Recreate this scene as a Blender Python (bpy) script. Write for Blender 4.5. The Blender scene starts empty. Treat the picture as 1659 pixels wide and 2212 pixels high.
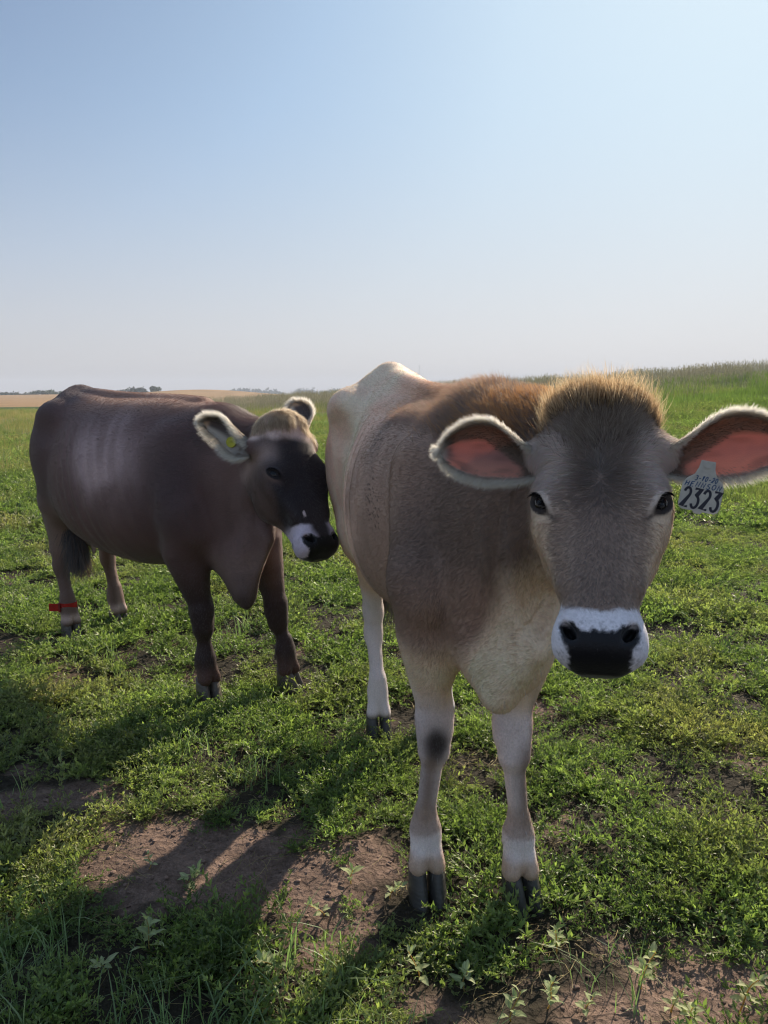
import bpy, bmesh, math, random
import numpy as np
from mathutils import Vector, Matrix, Euler

R = math.radians
rng = np.random.default_rng(7)
random.seed(7)
SC = bpy.context.scene
COL = SC.collection

# ------------------------------------------------------------------ camera
CAM_H, CAM_PITCH = 1.35, R(8.7)
cd = bpy.data.cameras.new('camera')
cam = bpy.data.objects.new('camera', cd)
COL.objects.link(cam)
cam.location = (0, 0, CAM_H)
cam.rotation_euler = (R(90) - CAM_PITCH, 0, 0)
cd.sensor_fit = 'VERTICAL'
cd.sensor_height = 24
cd.lens = 24 * 1661 / 2212
cd.clip_start, cd.clip_end = 0.05, 12000
SC.camera = cam

# ------------------------------------------------------------------ sky, sun, exposure
SUN_EL, SUN_AZ = R(30), R(29)          # azimuth measured from straight ahead (+Y) to the right (+X)
world = bpy.data.worlds.new('World')
SC.world = world
world.use_nodes = True
wt = world.node_tree
wt.nodes.clear()
sky = wt.nodes.new('ShaderNodeTexSky')
sky.sky_type = 'NISHITA'
sky.sun_disc = False
sky.sun_elevation = SUN_EL
sky.sun_rotation = SUN_AZ
sky.altitude = 300
sky.air_density = 1.0
sky.dust_density = 1.6
sky.ozone_density = 1.3
def wn(t, **k):
    n = wt.nodes.new('ShaderNode' + t)
    for a_, v_ in k.items():
        if a_[0] == '_': setattr(n, a_[1:], v_)
        else:
            s_ = n.inputs[int(a_[1:])]
            if isinstance(v_, bpy.types.NodeSocket): wt.links.new(v_, s_)
            else: s_.default_value = v_
    return n
# soft shoulder on the very bright aureole, then a thin lilac haze layer towards the horizon
k1 = wn('VectorMath', _operation='SCALE', i0=sky.outputs[0], i3=.105)
k2 = wn('VectorMath', _operation='ADD', i0=k1.outputs[0], i1=(.42, .42, .42))
k3 = wn('VectorMath', _operation='DIVIDE', i0=k1.outputs[0], i1=k2.outputs[0])
bw = wn('RGBToBW', i0=k3.outputs[0])
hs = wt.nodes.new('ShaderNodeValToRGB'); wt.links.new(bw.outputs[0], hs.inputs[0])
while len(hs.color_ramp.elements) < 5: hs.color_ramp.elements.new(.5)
for e_, (p_, c_) in zip(hs.color_ramp.elements, [(.20, (.23, .33, .49)), (.44, (.26, .375, .57)), (.56, (.43, .59, .80)), (.70, (.62, .78, .93)), (.90, (.78, .92, 1.0))]):  # lowest stop raised for added fill from the unseen sky behind the camera
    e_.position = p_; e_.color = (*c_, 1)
tcw = wn('TexCoord'); spw = wn('SeparateXYZ', i0=tcw.outputs['Generated'])
el = wn('MapRange', i0=spw.outputs[2], i1=0.0, i2=.34, i3=1.0, i4=0.0); el.clamp = True
el2 = wn('Math', _operation='POWER', i0=el.outputs[0], i1=1.6)
lm2 = wn('MapRange', i0=bw.outputs[0], i1=.5, i2=.80, i3=.50, i4=.82)
hz = wn('VectorMath', _operation='SCALE', i0=(1.06, .995, .945), i3=lm2.outputs[0])
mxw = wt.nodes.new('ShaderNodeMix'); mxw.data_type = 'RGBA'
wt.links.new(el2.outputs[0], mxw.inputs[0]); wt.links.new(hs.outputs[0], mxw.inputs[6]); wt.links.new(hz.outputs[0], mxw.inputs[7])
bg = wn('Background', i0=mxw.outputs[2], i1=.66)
wo = wt.nodes.new('ShaderNodeOutputWorld')
wt.links.new(bg.outputs[0], wo.inputs[0])
sl = bpy.data.lights.new('sun', 'SUN')
sun = bpy.data.objects.new('sun', sl)
COL.objects.link(sun)
sl.energy = 5.0
sl.angle = R(0.6)
sl.color = (1.0, 0.86, 0.68)
sdir = Vector((math.sin(SUN_AZ) * math.cos(SUN_EL), math.cos(SUN_AZ) * math.cos(SUN_EL), math.sin(SUN_EL)))
sun.rotation_euler = sdir.to_track_quat('Z', 'Y').to_euler()
sun.location = (8, 14, 9)

vs = SC.view_settings
vs.view_transform = 'Standard'
vs.look = 'None'
vs.exposure = 0.62
vs.gamma = 1.0
vs.use_curve_mapping = False
SC.render.engine = 'CYCLES'
SC.cycles.use_denoising = True
try:
    SC.cycles.denoiser = 'OPENIMAGEDENOISE'
    SC.cycles.denoising_input_passes = 'RGB_ALBEDO_NORMAL'
except Exception:
    pass
SC.cycles.filter_width = 1.1
SC.cycles.max_bounces = 6
SC.cycles.diffuse_bounces = 3
SC.cycles.glossy_bounces = 2
SC.cycles.transmission_bounces = 4
SC.cycles.transparent_max_bounces = 6
SC.cycles.volume_bounces = 0
SC.cycles.sample_clamp_indirect = 6
try:
    SC.cycles_curves.shape = 'RIBBONS'
    SC.cycles_curves.subdivisions = 2
except Exception:
    pass

# ------------------------------------------------------------------ small helpers
def put(o, label=None, cat=None, group=None, kind=None, parent=None):
    COL.objects.link(o)
    if parent is not None:
        o.parent = parent
    if label: o['label'] = label
    if cat: o['category'] = cat
    if group: o['group'] = group
    if kind: o['kind'] = kind
    return o

def empty(name, loc=(0, 0, 0), rz=0.0, **k):
    o = bpy.data.objects.new(name, None)
    o.empty_display_size = 0.2
    o.location = loc
    o.rotation_euler = (0, 0, rz)
    return put(o, **k)

def mesh_np(name, V, F, mats=(), smooth=True, cols=None, parent=None, **k):
    """V (n,3) floats, F list/array of quads or tris (n,4 or n,3)"""
    V = np.asarray(V, dtype=np.float32)
    me = bpy.data.meshes.new(name)
    if isinstance(F, np.ndarray):
        nf, m = F.shape
        me.vertices.add(len(V)); me.loops.add(nf * m); me.polygons.add(nf)
        me.vertices.foreach_set('co', V.ravel())
        me.polygons.foreach_set('loop_start', np.arange(0, nf * m, m, dtype=np.int32))
        me.loops.foreach_set('vertex_index', F.astype(np.int32).ravel())
        me.update(calc_edges=True)
    else:
        me.from_pydata([tuple(v) for v in V], [], F)
    if smooth:
        me.polygons.foreach_set('use_smooth', np.ones(len(me.polygons), dtype=bool))
    for m in mats: me.materials.append(m)
    if cols is not None:
        for an, arr in cols.items():
            at_ = me.color_attributes.new(an, 'FLOAT_COLOR', 'POINT')
            c = np.ones((len(V), 4), dtype=np.float32); c[:, :3] = arr
            at_.data.foreach_set('color', c.ravel())
    me.update()
    o = bpy.data.objects.new(name, me)
    return put(o, parent=parent, **k)

class NT:
    """terse node builder"""
    def __init__(self, name):
        self.m = bpy.data.materials.new(name); self.m.use_nodes = True
        self.t = self.m.node_tree; self.t.nodes.clear()
    def n(self, typ, **inp):
        nd = self.t.nodes.new('ShaderNode' + typ)
        for k, v in inp.items():
            if k.startswith('_'): setattr(nd, k[1:], v); continue
            key = int(k[1:]) if k[0] == 'i' and k[1:].isdigit() else k.replace('_', ' ')
            s = nd.inputs[key]
            if isinstance(v, bpy.types.NodeSocket): self.t.links.new(v, s)
            else: s.default_value = v
        return nd
    def ramp(self, fac, stops, interp='LINEAR'):
        nd = self.t.nodes.new('ShaderNodeValToRGB')
        self.t.links.new(fac, nd.inputs[0])
        nd.color_ramp.interpolation = interp
        el = nd.color_ramp.elements
        while len(el) < len(stops): el.new(0.5)
        for e, (p, c) in zip(el, stops):
            e.position = p; e.color = (*c, 1) if len(c) == 3 else c
        return nd
    def mix(self, fac, a, b, mode='MIX'):
        nd = self.t.nodes.new('ShaderNodeMix'); nd.data_type = 'RGBA'; nd.blend_type = mode
        for s, v in ((nd.inputs[0], fac), (nd.inputs[6], a), (nd.inputs[7], b)):
            if isinstance(v, bpy.types.NodeSocket): self.t.links.new(v, s)
            elif isinstance(v, (int, float)): s.default_value = v
            else: s.default_value = (*v, 1) if len(v) == 3 else v
        return nd.outputs[2]
    def out(self, surf):
        o = self.t.nodes.new('ShaderNodeOutputMaterial'); self.t.links.new(surf, o.inputs[0]); return self.m

def smooth01(x, a, b):
    t = np.clip((x - a) / (b - a), 0, 1)
    return t * t * (3 - 2 * t)

def vnoise(P, freq, seed=0, octaves=3):
    """cheap smooth value noise from random sines, roughly -1..1"""
    r = np.random.default_rng(seed)
    out = np.zeros(len(P)); amp = 1.0; tot = 0
    for o in range(octaves):
        for k in range(5):
            d = r.normal(size=P.shape[1]); d /= np.linalg.norm(d)
            out += amp * np.sin(P @ d * freq * (1 + .35 * k) + r.uniform(0, 6.28) + 1.3 * np.sin(P @ r.normal(size=P.shape[1]) * freq * .6))
        tot += amp * 2.2; amp *= .55; freq *= 2.1
    return np.clip(out / tot, -1, 1)
# ------------------------------------------------------------------ implicit modelling of the animals' bodies
class Vol:
    def __init__(s, xs, ys, zs):
        s.ax = [np.asarray(a, np.float32) for a in (xs, ys, zs)]
        s.F = np.full([len(a) for a in s.ax], 0.3, np.float32)
    def _sl(s, lo, hi):
        sl, g = [], []
        for d in range(3):
            i0 = int(np.searchsorted(s.ax[d], lo[d])); i1 = int(np.searchsorted(s.ax[d], hi[d]))
            sl.append(slice(i0, max(i1, i0)))
        X = s.ax[0][sl[0]][:, None, None]; Y = s.ax[1][sl[1]][None, :, None]; Z = s.ax[2][sl[2]][None, None, :]
        return tuple(sl), X, Y, Z
    def add(s, fn, lo, hi, k=0.03):
        sl, X, Y, Z = s._sl(lo, hi)
        d = fn(X, Y, Z).astype(np.float32); f = s.F[sl]
        h = np.clip(k - np.abs(f - d), 0, None) / k
        s.F[sl] = np.minimum(f, d) - h * h * k * .25
    def sub(s, fn, lo, hi, k=0.01):
        sl, X, Y, Z = s._sl(lo, hi)
        d = -fn(X, Y, Z).astype(np.float32); f = s.F[sl]
        h = np.clip(k - np.abs(f - d), 0, None) / k
        s.F[sl] = np.maximum(f, d) + h * h * k * .25
    def warp(s, fn, lo, hi):
        sl, X, Y, Z = s._sl(lo, hi)
        s.F[sl] += fn(X, Y, Z).astype(np.float32)
    def ball(s, c, r, k=.03, Rm=None, neg=False):
        """ellipsoid, centre c, radii r, optional rotation matrix whose rows are its axes"""
        c = np.array(c, float); r = np.array(r, float) * np.ones(3); m = r.max() + (k + .03)
        def fn(X, Y, Z):
            q = [X - c[0], Y - c[1], Z - c[2]]
            if Rm is not None: q = [Rm[i][0] * q[0] + Rm[i][1] * q[1] + Rm[i][2] * q[2] for i in range(3)]
            k0 = np.sqrt(sum((q[i] / r[i]) ** 2 for i in range(3))); k1 = np.sqrt(sum((q[i] / r[i] ** 2) ** 2 for i in range(3)))
            return k0 * (k0 - 1) / np.maximum(k1, 1e-6)
        (s.sub if neg else s.add)(fn, c - m, c + m, k)
    def cap(s, p0, p1, r0, r1, k=.03, lat=(0, 1, 0), neg=False):
        """tapered limb between p0 and p1; r = radius or (lateral, in-plane) radii"""
        p0 = np.array(p0, float); p1 = np.array(p1, float); ax = p1 - p0; L = np.linalg.norm(ax); ax = ax / L
        r0 = np.array(r0, float) * np.ones(2); r1 = np.array(r1, float) * np.ones(2)
        la = np.array(lat, float); la = la - ax * (la @ ax); la /= np.linalg.norm(la); pl = np.cross(ax, la)
        m = max(r0.max(), r1.max()) + k + .03
        def fn(X, Y, Z):
            dx, dy, dz = X - p0[0], Y - p0[1], Z - p0[2]
            t = dx * ax[0] + dy * ax[1] + dz * ax[2]
            tc = np.clip(t / L, 0, 1); e = t - tc * L
            a = dx * la[0] + dy * la[1] + dz * la[2]; b = dx * pl[0] + dy * pl[1] + dz * pl[2]
            wa = r0[0] + (r1[0] - r0[0]) * tc; wb = r0[1] + (r1[1] - r0[1]) * tc; we = np.sqrt(wa * wb)
            q = np.sqrt((a / wa) ** 2 + (b / wb) ** 2 + (e / we) ** 2)
            q1 = np.sqrt((a / wa ** 2) ** 2 + (b / wb ** 2) ** 2 + (e / we ** 2) ** 2)
            return q * (q - 1) / np.maximum(q1, 1e-5)
        lo = np.minimum(p0, p1) - m; hi = np.maximum(p0, p1) + m
        (s.sub if neg else s.add)(fn, lo, hi, k)
    def chain(s, pts, rad, k=.03, lat=(0, 1, 0)):
        for i in range(len(pts) - 1): s.cap(pts[i], pts[i + 1], rad[i], rad[i + 1], k, lat)
    def surface(s):
        F = s.F; n0, n1, n2 = F.shape
        ins = F < 0
        c = np.zeros((n0 - 1, n1 - 1, n2 - 1), np.uint8)
        for i in (0, 1):
            for j in (0, 1):
                for k in (0, 1):
                    c += ins[i:n0 - 1 + i, j:n1 - 1 + j, k:n2 - 1 + k]
        act = (c > 0) & (c < 8)
        I = np.argwhere(act); N = len(I)
        idx = np.full(act.shape, -1, np.int32); idx[act] = np.arange(N)
        cor = {}
        for i in (0, 1):
            for j in (0, 1):
                for k in (0, 1):
                    cor[(i, j, k)] = F[I[:, 0] + i, I[:, 1] + j, I[:, 2] + k]
        acc = np.zeros((N, 3)); cnt = np.zeros(N)
        for a in cor:
            for d in range(3):
                if a[d] == 0:
                    b = list(a); b[d] = 1; b = tuple(b)
                    f0, f1 = cor[a], cor[b]; m = (f0 < 0) != (f1 < 0)
                    t = np.where(m, f0 / np.where(m, f0 - f1, 1), 0)
                    p = np.tile(np.array(a, float), (N, 1)); p[:, d] = t
                    acc[m] += p[m]; cnt[m] += 1
        P = I + acc / cnt[:, None]
        V = np.stack([np.interp(P[:, d], np.arange(len(s.ax[d])), s.ax[d]) for d in range(3)], 1)
        quads = []
        for d in range(3):
            e, f = [(1, 2), (2, 0), (0, 1)][d]
            A = [slice(None)] * 3; B = [slice(None)] * 3
            A[d] = slice(0, -1); B[d] = slice(1, None)
            for w in (e, f): A[w] = slice(1, -1); B[w] = slice(1, -1)
            a, b = ins[tuple(A)], ins[tuple(B)]
            ch = np.argwhere(a != b)
            if len(ch) == 0: continue
            base = ch.copy(); base[:, e] += 1; base[:, f] += 1
            flip = ~a[tuple(ch.T)]
            def cell(de, df):
                q = base.copy(); q[:, e] += de; q[:, f] += df
                return idx[tuple(q.T)]
            q = np.stack([cell(-1, -1), cell(0, -1), cell(0, 0), cell(-1, 0)], 1)
            q[flip] = q[flip][:, ::-1]
            quads.append(q)
        Q = np.concatenate(quads); Q = Q[(Q >= 0).all(1)]
        return V, Q

def graded(segs):
    """[(start, end, step)...] -> coordinates with changing spacing"""
    out = []
    for a, b, st in segs:
        n = max(1, int(round((b - a) / st))); out += list(np.linspace(a, b, n, endpoint=False))
    out.append(segs[-1][1]); return out

def pchip(x, xp, fp):
    """smooth interpolation through stations"""
    xp = np.array(xp, float); fp = np.array(fp, float); x = np.clip(x, xp[0], xp[-1])
    h = np.diff(xp); d = np.diff(fp) / h
    m = np.zeros(len(xp)); m[0] = d[0]; m[-1] = d[-1]
    for i in range(1, len(xp) - 1):
        m[i] = 0 if d[i - 1] * d[i] <= 0 else 2 * d[i - 1] * d[i] / (d[i - 1] + d[i]) if False else (d[i - 1] * h[i] + d[i] * h[i - 1]) / (h[i] + h[i - 1])
    i = np.clip(np.searchsorted(xp, x) - 1, 0, len(xp) - 2); t = (x - xp[i]) / h[i]
    return ((2*t**3-3*t**2+1)*fp[i] + (t**3-2*t**2+t)*h[i]*m[i] + (-2*t**3+3*t**2)*fp[i+1] + (t**3-t**2)*h[i]*m[i+1])

def vert_normals(V, Q):
    n = np.cross(V[Q[:, 2]] - V[Q[:, 0]], V[Q[:, 3]] - V[Q[:, 1]])
    N = np.zeros_like(V)
    for j in range(4): np.add.at(N, Q[:, j], n)
    return N / np.maximum(np.linalg.norm(N, axis=1, keepdims=True), 1e-12)

def relax(V, Q, it=2, lam=.5):
    for _ in range(it):
        S = np.zeros_like(V); c = np.zeros(len(V))
        for j in range(4):
            for o in (1, 3):
                np.add.at(S, Q[:, j], V[Q[:, (j + o) % 4]]); np.add.at(c, Q[:, j], 1)
        V = V + lam * (S / np.maximum(c, 1)[:, None] - V)
    return V
# ------------------------------------------------------------------ cow anatomy (local frame: x forward, y the cow's left, z up)
class HeadFrame:
    """head-local coordinates (x: towards the cow's right, n: out of the face, s: from poll down to the nose)"""
    def __init__(h, poll, nose, facing, length=0.475):
        poll, nose, facing = (np.array(v, float) for v in (poll, nose, facing))
        h.P = poll; D = nose - poll; h.sc = np.linalg.norm(D) / length; D /= np.linalg.norm(D)
        N = facing - D * (facing @ D); N /= np.linalg.norm(N)
        X = np.cross(D, N)            # cow's right
        h.M = np.stack([X, N, D])     # rows
    def w(h, x, n, s):
        return h.P + h.sc * (np.array([x, n, s]) @ h.M)
    def d(h, x, n, s):
        return np.array([x, n, s]) @ h.M
    def inv(h, V):
        return (V - h.P) @ h.M.T / h.sc

def add_head(vol, h, dish=0.0, cheek=1.0):
    S = [-.035, -.01, .03, .07, .12, .165, .205, .25, .30, .35, .39, .425, .455, .478]
    W = [.028, .062, .083, .096, .104, .107, .1045, .0905, .0745, .0650, .0605, .0605, .0570, .028]
    T = [-.070, -.022, -.002, .004, .004, .002, -.002, -.004, -.004, -.002, .000, -.002, -.012, -.040]
    B = [-.13, -.165, -.19, -.200, -.207, -.212, -.214, -.207, -.184, -.150, -.118, -.100, -.092, -.075]
    c = h.w(0, -.1, .22); m = .36 * h.sc
    def local(X, Y, Z):
        q = [X - h.P[0], Y - h.P[1], Z - h.P[2]]
        return [(h.M[i][0] * q[0] + h.M[i][1] * q[1] + h.M[i][2] * q[2]) / h.sc for i in range(3)]
    tab = np.linspace(-.05, .5, 400)
    def look(s, A): return np.interp(s, tab, pchip(tab, S, A))
    def skull(X, Y, Z):
        x, n, s = local(X, Y, Z)
        w, t, b = look(s, W), look(s, T), look(s, B)
        cn = t - (t - b) * .38
        up = np.maximum(t - cn, .01); dn = np.maximum(cn - b, .01)
        dz = n - cn; hz = np.where(dz > 0, up, dn)
        we = w * (1 - .33 * np.clip(-dz / dn, 0, 1) ** 1.5)
        # forehead is a broad flat plate with a shallow dish
        q = ((np.abs(x) / np.maximum(we, .005)) ** 2.9 + (np.abs(dz) / hz) ** 2.9) ** (1 / 2.9)
        d = (q - 1) * np.minimum(we, hz) * .8
        over = np.maximum(S[0] - s, s - S[-1])
        return np.where(over > 0, np.maximum(d, over), d) * h.sc
    vol.add(skull, c - m, c + m, .02)
    sc = h.sc
    for e in (-1, 1):
        vol.ball(h.w(e * .080, -.046, .190), np.array([.031, .036, .048]) * sc, .035 * sc, h.M)       # orbit
        vol.cap(h.w(e * .082, -.050, .235), h.w(e * .054, -.030, .33), .020 * sc, .012 * sc, .03 * sc)  # facial crest
        vol.ball(h.w(e * .064, -.130, .205), np.array([.036, .074, .092]) * sc * cheek, .05 * sc, h.M)     # masseter
        vol.ball(h.w(e * .036, -.052, .424), np.array([.036, .044, .040]) * sc, .03 * sc, h.M)       # muzzle pads
        vol.cap(h.w(e * .066, -.075, .060), h.w(e * .116, -.066, .070), .040 * sc, .021 * sc, .05 * sc)  # ear base
    vol.ball(h.w(0, -.030, .004), np.array([.070, .040, .038]) * sc, .04 * sc, h.M)                  # poll
    vol.ball(h.w(0, -.045, .428), np.array([.042, .045, .036]) * sc, .03 * sc, h.M)                  # nose pad
    vol.cap(h.w(0, -.115, .32), h.w(0, -.097, .425), (.038 * sc, .032 * sc), (.038 * sc, .026 * sc), .03 * sc)   # lower jaw
    for e in (-1, 1):      # nostrils, mouth slit, eye sockets and lids
        Rm = np.array([h.M[0] * .80 + e * h.M[2] * .6, h.M[1], -e * h.M[0] * .6 + h.M[2] * .80])
        vol.ball(h.w(e * .0465, -.014, .4190), np.array([.0090, .026, .0190]) * sc, .008 * sc, Rm, neg=True)
        vol.cap(h.w(e * .062, -.088, .39), h.w(e * .02, -.083, .458), .004 * sc, .004 * sc, .008 * sc, neg=True)
        c, g, u, v = eye_frame(h, e)
        vol.ball(c + g * .0345 * sc, np.array([.0245, .0120, .0085]) * sc, .003 * sc, np.stack([u, v, g]), neg=True)
        for off, r in ((.50, .0056), (-.46, .0046)):
            pts = []
            for t in np.linspace(-1, 1, 9):
                dd = g + u * 1.2 * t + v * off * (1 - t * t); pts.append(c + dd / np.linalg.norm(dd) * .0328 * sc)
            vol.chain(pts, [r * sc] * 9, .005 * sc)

def eye_frame(h, e):
    """centre of the eyeball, outward axis, long axis of the opening (outer top to inner corner), across axis (towards the brow)"""
    c = h.w(e * .0765, -.041, .188)
    g = h.d(e * .72, .69, .08); g /= np.linalg.norm(g)
    u = h.d(-e * .52, .40, .78); u -= g * (u @ g); u /= np.linalg.norm(u)
    v = np.cross(g, u)
    if v @ h.M[1] < 0: v = -v
    c = c + g * .0088 * h.sc
    return c, g, u, v

def torso(vol, st, amp_rib=0.004, rib=(0.15, 0.95), n_up=2.0, n_dn=2.3):
    st = np.array(st, float); A = st[:, 0]; tab = np.linspace(A[0], A[-1], 500)
    C = [pchip(tab, A, st[:, i]) for i in range(1, 6)]
    lo = (A[0] - .05, -.55, st[:, 2].min() - .1); hi = (A[-1] + .05, .55, st[:, 1].max() + .12)
    def fn(X, Y, Z):
        zt, zb, zc, w, lc = (np.interp(X, tab, c) for c in C)
        dz = Z - zc; up = zt - zc; dn = zc - zb
        q = np.where(dz > 0, ((np.abs(Y - lc) / w) ** n_up + (np.abs(dz) / up) ** n_up) ** (1 / n_up),
                     ((np.abs(Y - lc) / w) ** n_dn + (np.abs(dz) / dn) ** n_dn) ** (1 / n_dn))
        d = (q - 1) * np.minimum(w, np.minimum(up, dn)) * .85
        ribs = amp_rib * (.7 + .5 * np.sin(X * 9 + Z * 4)) * np.sin((X + .35 * (Z - 1) + .012 * np.sin(X * 17)) * 2 * math.pi / .085) * smooth01(X, rib[0], rib[0] + .15) * (1 - smooth01(X, rib[1] - .15, rib[1])) * np.clip((Z - zb) / .2, 0, 1) * np.clip((zt - Z - .05) / .15, 0, 1)
        d = d + ribs
        over = np.maximum(A[0] - X, X - A[-1])
        return np.where(over > 0, np.maximum(d, over), d)
    vol.add(fn, lo, hi, .04)

def hoof_mesh(name, parent, p, ang, L=.10, W=.047, H=.062, side=1, mat=None, tip=0.0):
    """one claw: flat sole, sloping ringed front wall; p = centre of the coronet top"""
    V, F = [], []
    nr, ns = 11, 20
    for i in range(nr):
        t = i / (nr - 1)
        for j in range(ns):
            a = 2 * math.pi * j / ns
            cx, cy = math.cos(a), math.sin(a)
            if cy * side < 0: cy *= .72            # inner wall flatter
            x = cx * (.5 * L * (.72 + .26 * t)) + (.016 * t if cx > 0 else .004 * t) + .014 * t
            y = cy * W * .56 * (.93 + .10 * t) - side * .05 * W * t * max(cx, 0)
            if cx > 0: y *= (1 - .30 * cx ** 3)
            rid = .0004 * math.sin(t * 34 + .5 * math.sin(a))
            x += rid * cx; y += rid * cy
            z = -H * t * (1 if cx > -.2 else .9) - (0.012 * (1 - t) if cx > .2 else 0) * 0 + (1 - t) * (-.010 * cx)
            V.append((x, y, z))
    for i in range(nr - 1):
        for j in range(ns):
            F.append((i * ns + j, (i + 1) * ns + j, (i + 1) * ns + (j + 1) % ns, i * ns + (j + 1) % ns))
    F.append(tuple(range(ns))); F.append(tuple(reversed([(nr - 1) * ns + j for j in range(ns)])))
    c, s_ = math.cos(ang), math.sin(ang)
    V = [(p[0] + x * c - y * s_, p[1] + x * s_ + y * c, p[2] + z) for x, y, z in V]
    return mesh_np(name, V, F, [mat], True, parent=parent)

def ear_surface(root, tip, front, up, width, cupn, nu=40, nv=25, curl_up=(2.5, 1.0), curl_lo=(1.2, .7), w_up=None, w_lo=None):
    """cupped leaf: grid of points; v=+1 is the upper rim (rolled over near the root), v=-1 the lower rim"""
    root, tip = np.array(root, float), np.array(tip, float)
    ax = tip - root; L = np.linalg.norm(ax); ax /= L
    fr = np.array(front, float); fr -= ax * (fr @ ax); fr /= np.linalg.norm(fr)
    sd = np.cross(ax, fr)
    if sd @ np.array(up) < 0: sd = -sd
    P = np.zeros((nu, nv, 3)); UV = np.zeros((nu, nv, 2))
    w_up = w_up or [(0, .40), (.18, .58), (.36, .86), (.55, 1.0), (.70, .98), (.82, .82), (.92, .55), (.97, .34), (1, .05)]
    w_lo = w_lo or [(0, .62), (.12, .86), (.30, 1.0), (.50, 1.0), (.68, .90), (.82, .70), (.92, .46), (.97, .28), (1, .05)]
    us = np.linspace(0, 1, nu) ** .9
    wu = pchip(us, [a for a, b in w_up], [b for a, b in w_up]); wl = pchip(us, [a for a, b in w_lo], [b for a, b in w_lo])
    for i, u in enumerate(us):
        for j in range(nv):
            v = -1 + 2 * j / (nv - 1)
            c0, c1 = curl_up if v > 0 else curl_lo
            th = c0 + (c1 - c0) * smooth01(u, 0.0, .62); w = max((wu if v > 0 else wl)[i], .02) * width; Rr = w / max(th, .2)
            off = sd * (Rr * math.sin(th * v)) + fr * (Rr * (1 - math.cos(th * v)))
            P[i, j] = root + ax * L * u + off + fr * cupn * L * math.sin(math.pi * u) + sd * .03 * L * math.sin(math.pi * u)
            UV[i, j] = (u, v)
    return P, UV

def ear_object(name, parent, P, UV, mat, thick, colfn):
    nu, nv = P.shape[:2]
    du = np.gradient(P, axis=0); dv = np.gradient(P, axis=1)
    N = np.cross(du, dv); N /= np.maximum(np.linalg.norm(N, axis=2, keepdims=True), 1e-9)
    # orient so that N points to the inside of the cup (towards the curvature centre)
    cen = P.mean(axis=1, keepdims=True)
    if ((cen - P) * N).sum() < 0: N = -N
    tk = thick * np.minimum(1, 6 * (1 - np.abs(UV[..., 1:2])) + .25) * np.minimum(1, 5 * (1 - UV[..., 0:1]) + .3)
    A = (P - N * tk * .5).reshape(-1, 3); B = (P + N * tk * .5).reshape(-1, 3)
    V = np.concatenate([A, B]); n = nu * nv; F = []
    id_ = lambda i, j: i * nv + j
    for i in range(nu - 1):
        for j in range(nv - 1):
            F.append((id_(i, j), id_(i + 1, j), id_(i + 1, j + 1), id_(i, j + 1)))
            F.append((n + id_(i, j), n + id_(i, j + 1), n + id_(i + 1, j + 1), n + id_(i + 1, j)))
    bd = [id_(i, 0) for i in range(nu)] + [id_(nu - 1, j) for j in range(1, nv)] + [id_(i, nv - 1) for i in range(nu - 2, -1, -1)] + [id_(0, j) for j in range(nv - 2, 0, -1)]
    for a, b in zip(bd, bd[1:] + bd[:1]): F.append((a, n + a, n + b, b))
    F = np.array(F)
    uv = np.concatenate([UV.reshape(-1, 2)] * 2); side = np.concatenate([np.zeros(n), np.ones(n)])
    cols = colfn(uv, side)
    o = mesh_np(name, V, F, [mat], True, cols={'coat': cols}, parent=parent)
    return o, A, B, N.reshape(-1, 3), uv[:n], cols
# ------------------------------------------------------------------ the two cows' bodies
def frame(O, A):
    """cow's base point and heading -> world-to-local function and z rotation"""
    A = np.array(A, float); A /= np.linalg.norm(A); Lf = np.array([-A[1], A[0]])
    def loc(p):
        d = np.array(p[:2], float) - np.array(O); return np.array([d @ A, d @ Lf, p[2]])
    def vec(p):
        d = np.array(p[:2], float); return np.array([d @ A, d @ Lf, p[2]])
    return loc, vec, math.atan2(A[1], A[0])

# ---- pale heifer in front
locF, vecF, rzF = frame((.07, 2.95), (.166, -.986))
headF = HeadFrame(locF((.405, 1.455, 1.335)), locF((.352, 1.205, .915)), vecF((-.28, -.95, .5)), .470)

def front_leg(vol, hoof, kn, el, sc=1.0, top=(.075, .10)):
    """hoof=(a,l) at the coronet; kn=(a,l,z) knee; el=(a,l,z) elbow"""
    a, l = hoof; kn = np.array(kn, float); el = np.array(el, float); zk = kn[2]
    f = np.array([a - .006, l, .185])
    vol.cap(el, kn + (-.012, 0, .075), top, (.041 * sc, .046 * sc), .05)
    vol.cap(kn + (-.002, 0, .050), kn + (.006, 0, -.025), (.049 * sc, .046 * sc), (.043 * sc, .042 * sc), .022)
    vol.ball(kn + (-.032, 0, .02), (.022, .026, .03), .03)
    s = 1 if el[1] > 0 else -1
    vol.cap(kn + (-.012, -s * .030, .10), kn + (-.008, -s * .028, .02), .018 * sc, .020 * sc, .03)
    vol.cap(kn + (0, 0, -.045), f + (0, 0, .05), (.0290 * sc, .031 * sc), (.0250 * sc, .027 * sc), .025)
    vol.cap(kn + (-.030, 0, -.04), f + (-.026, 0, .03), .010 * sc, .011 * sc, .015)
    vol.cap(f + (0, 0, .045), f, (.028 * sc, .030 * sc), (.0400 * sc, .040 * sc), .02)
    vol.cap(f + (0, 0, .005), (a + .004, l, .130), (.0385 * sc, .040 * sc), (.038 * sc, .036 * sc), .02)
    for e in (-1, 1):      # the two toes down to the coronets
        vol.cap((a + .004, l + e * .014, .145), (a + .016, l + e * .0245, .098), (.026 * sc, .032 * sc), (.0255 * sc, .036 * sc), .012)
        vol.ball((a - .044, l + e * .022, .150), (.013, .012, .017), .012)  # dewclaws
    vol.cap((a + .062, l, .150), (a + .066, l, .055), (.0035, .014), (.006, .024), .008, neg=True)

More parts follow.
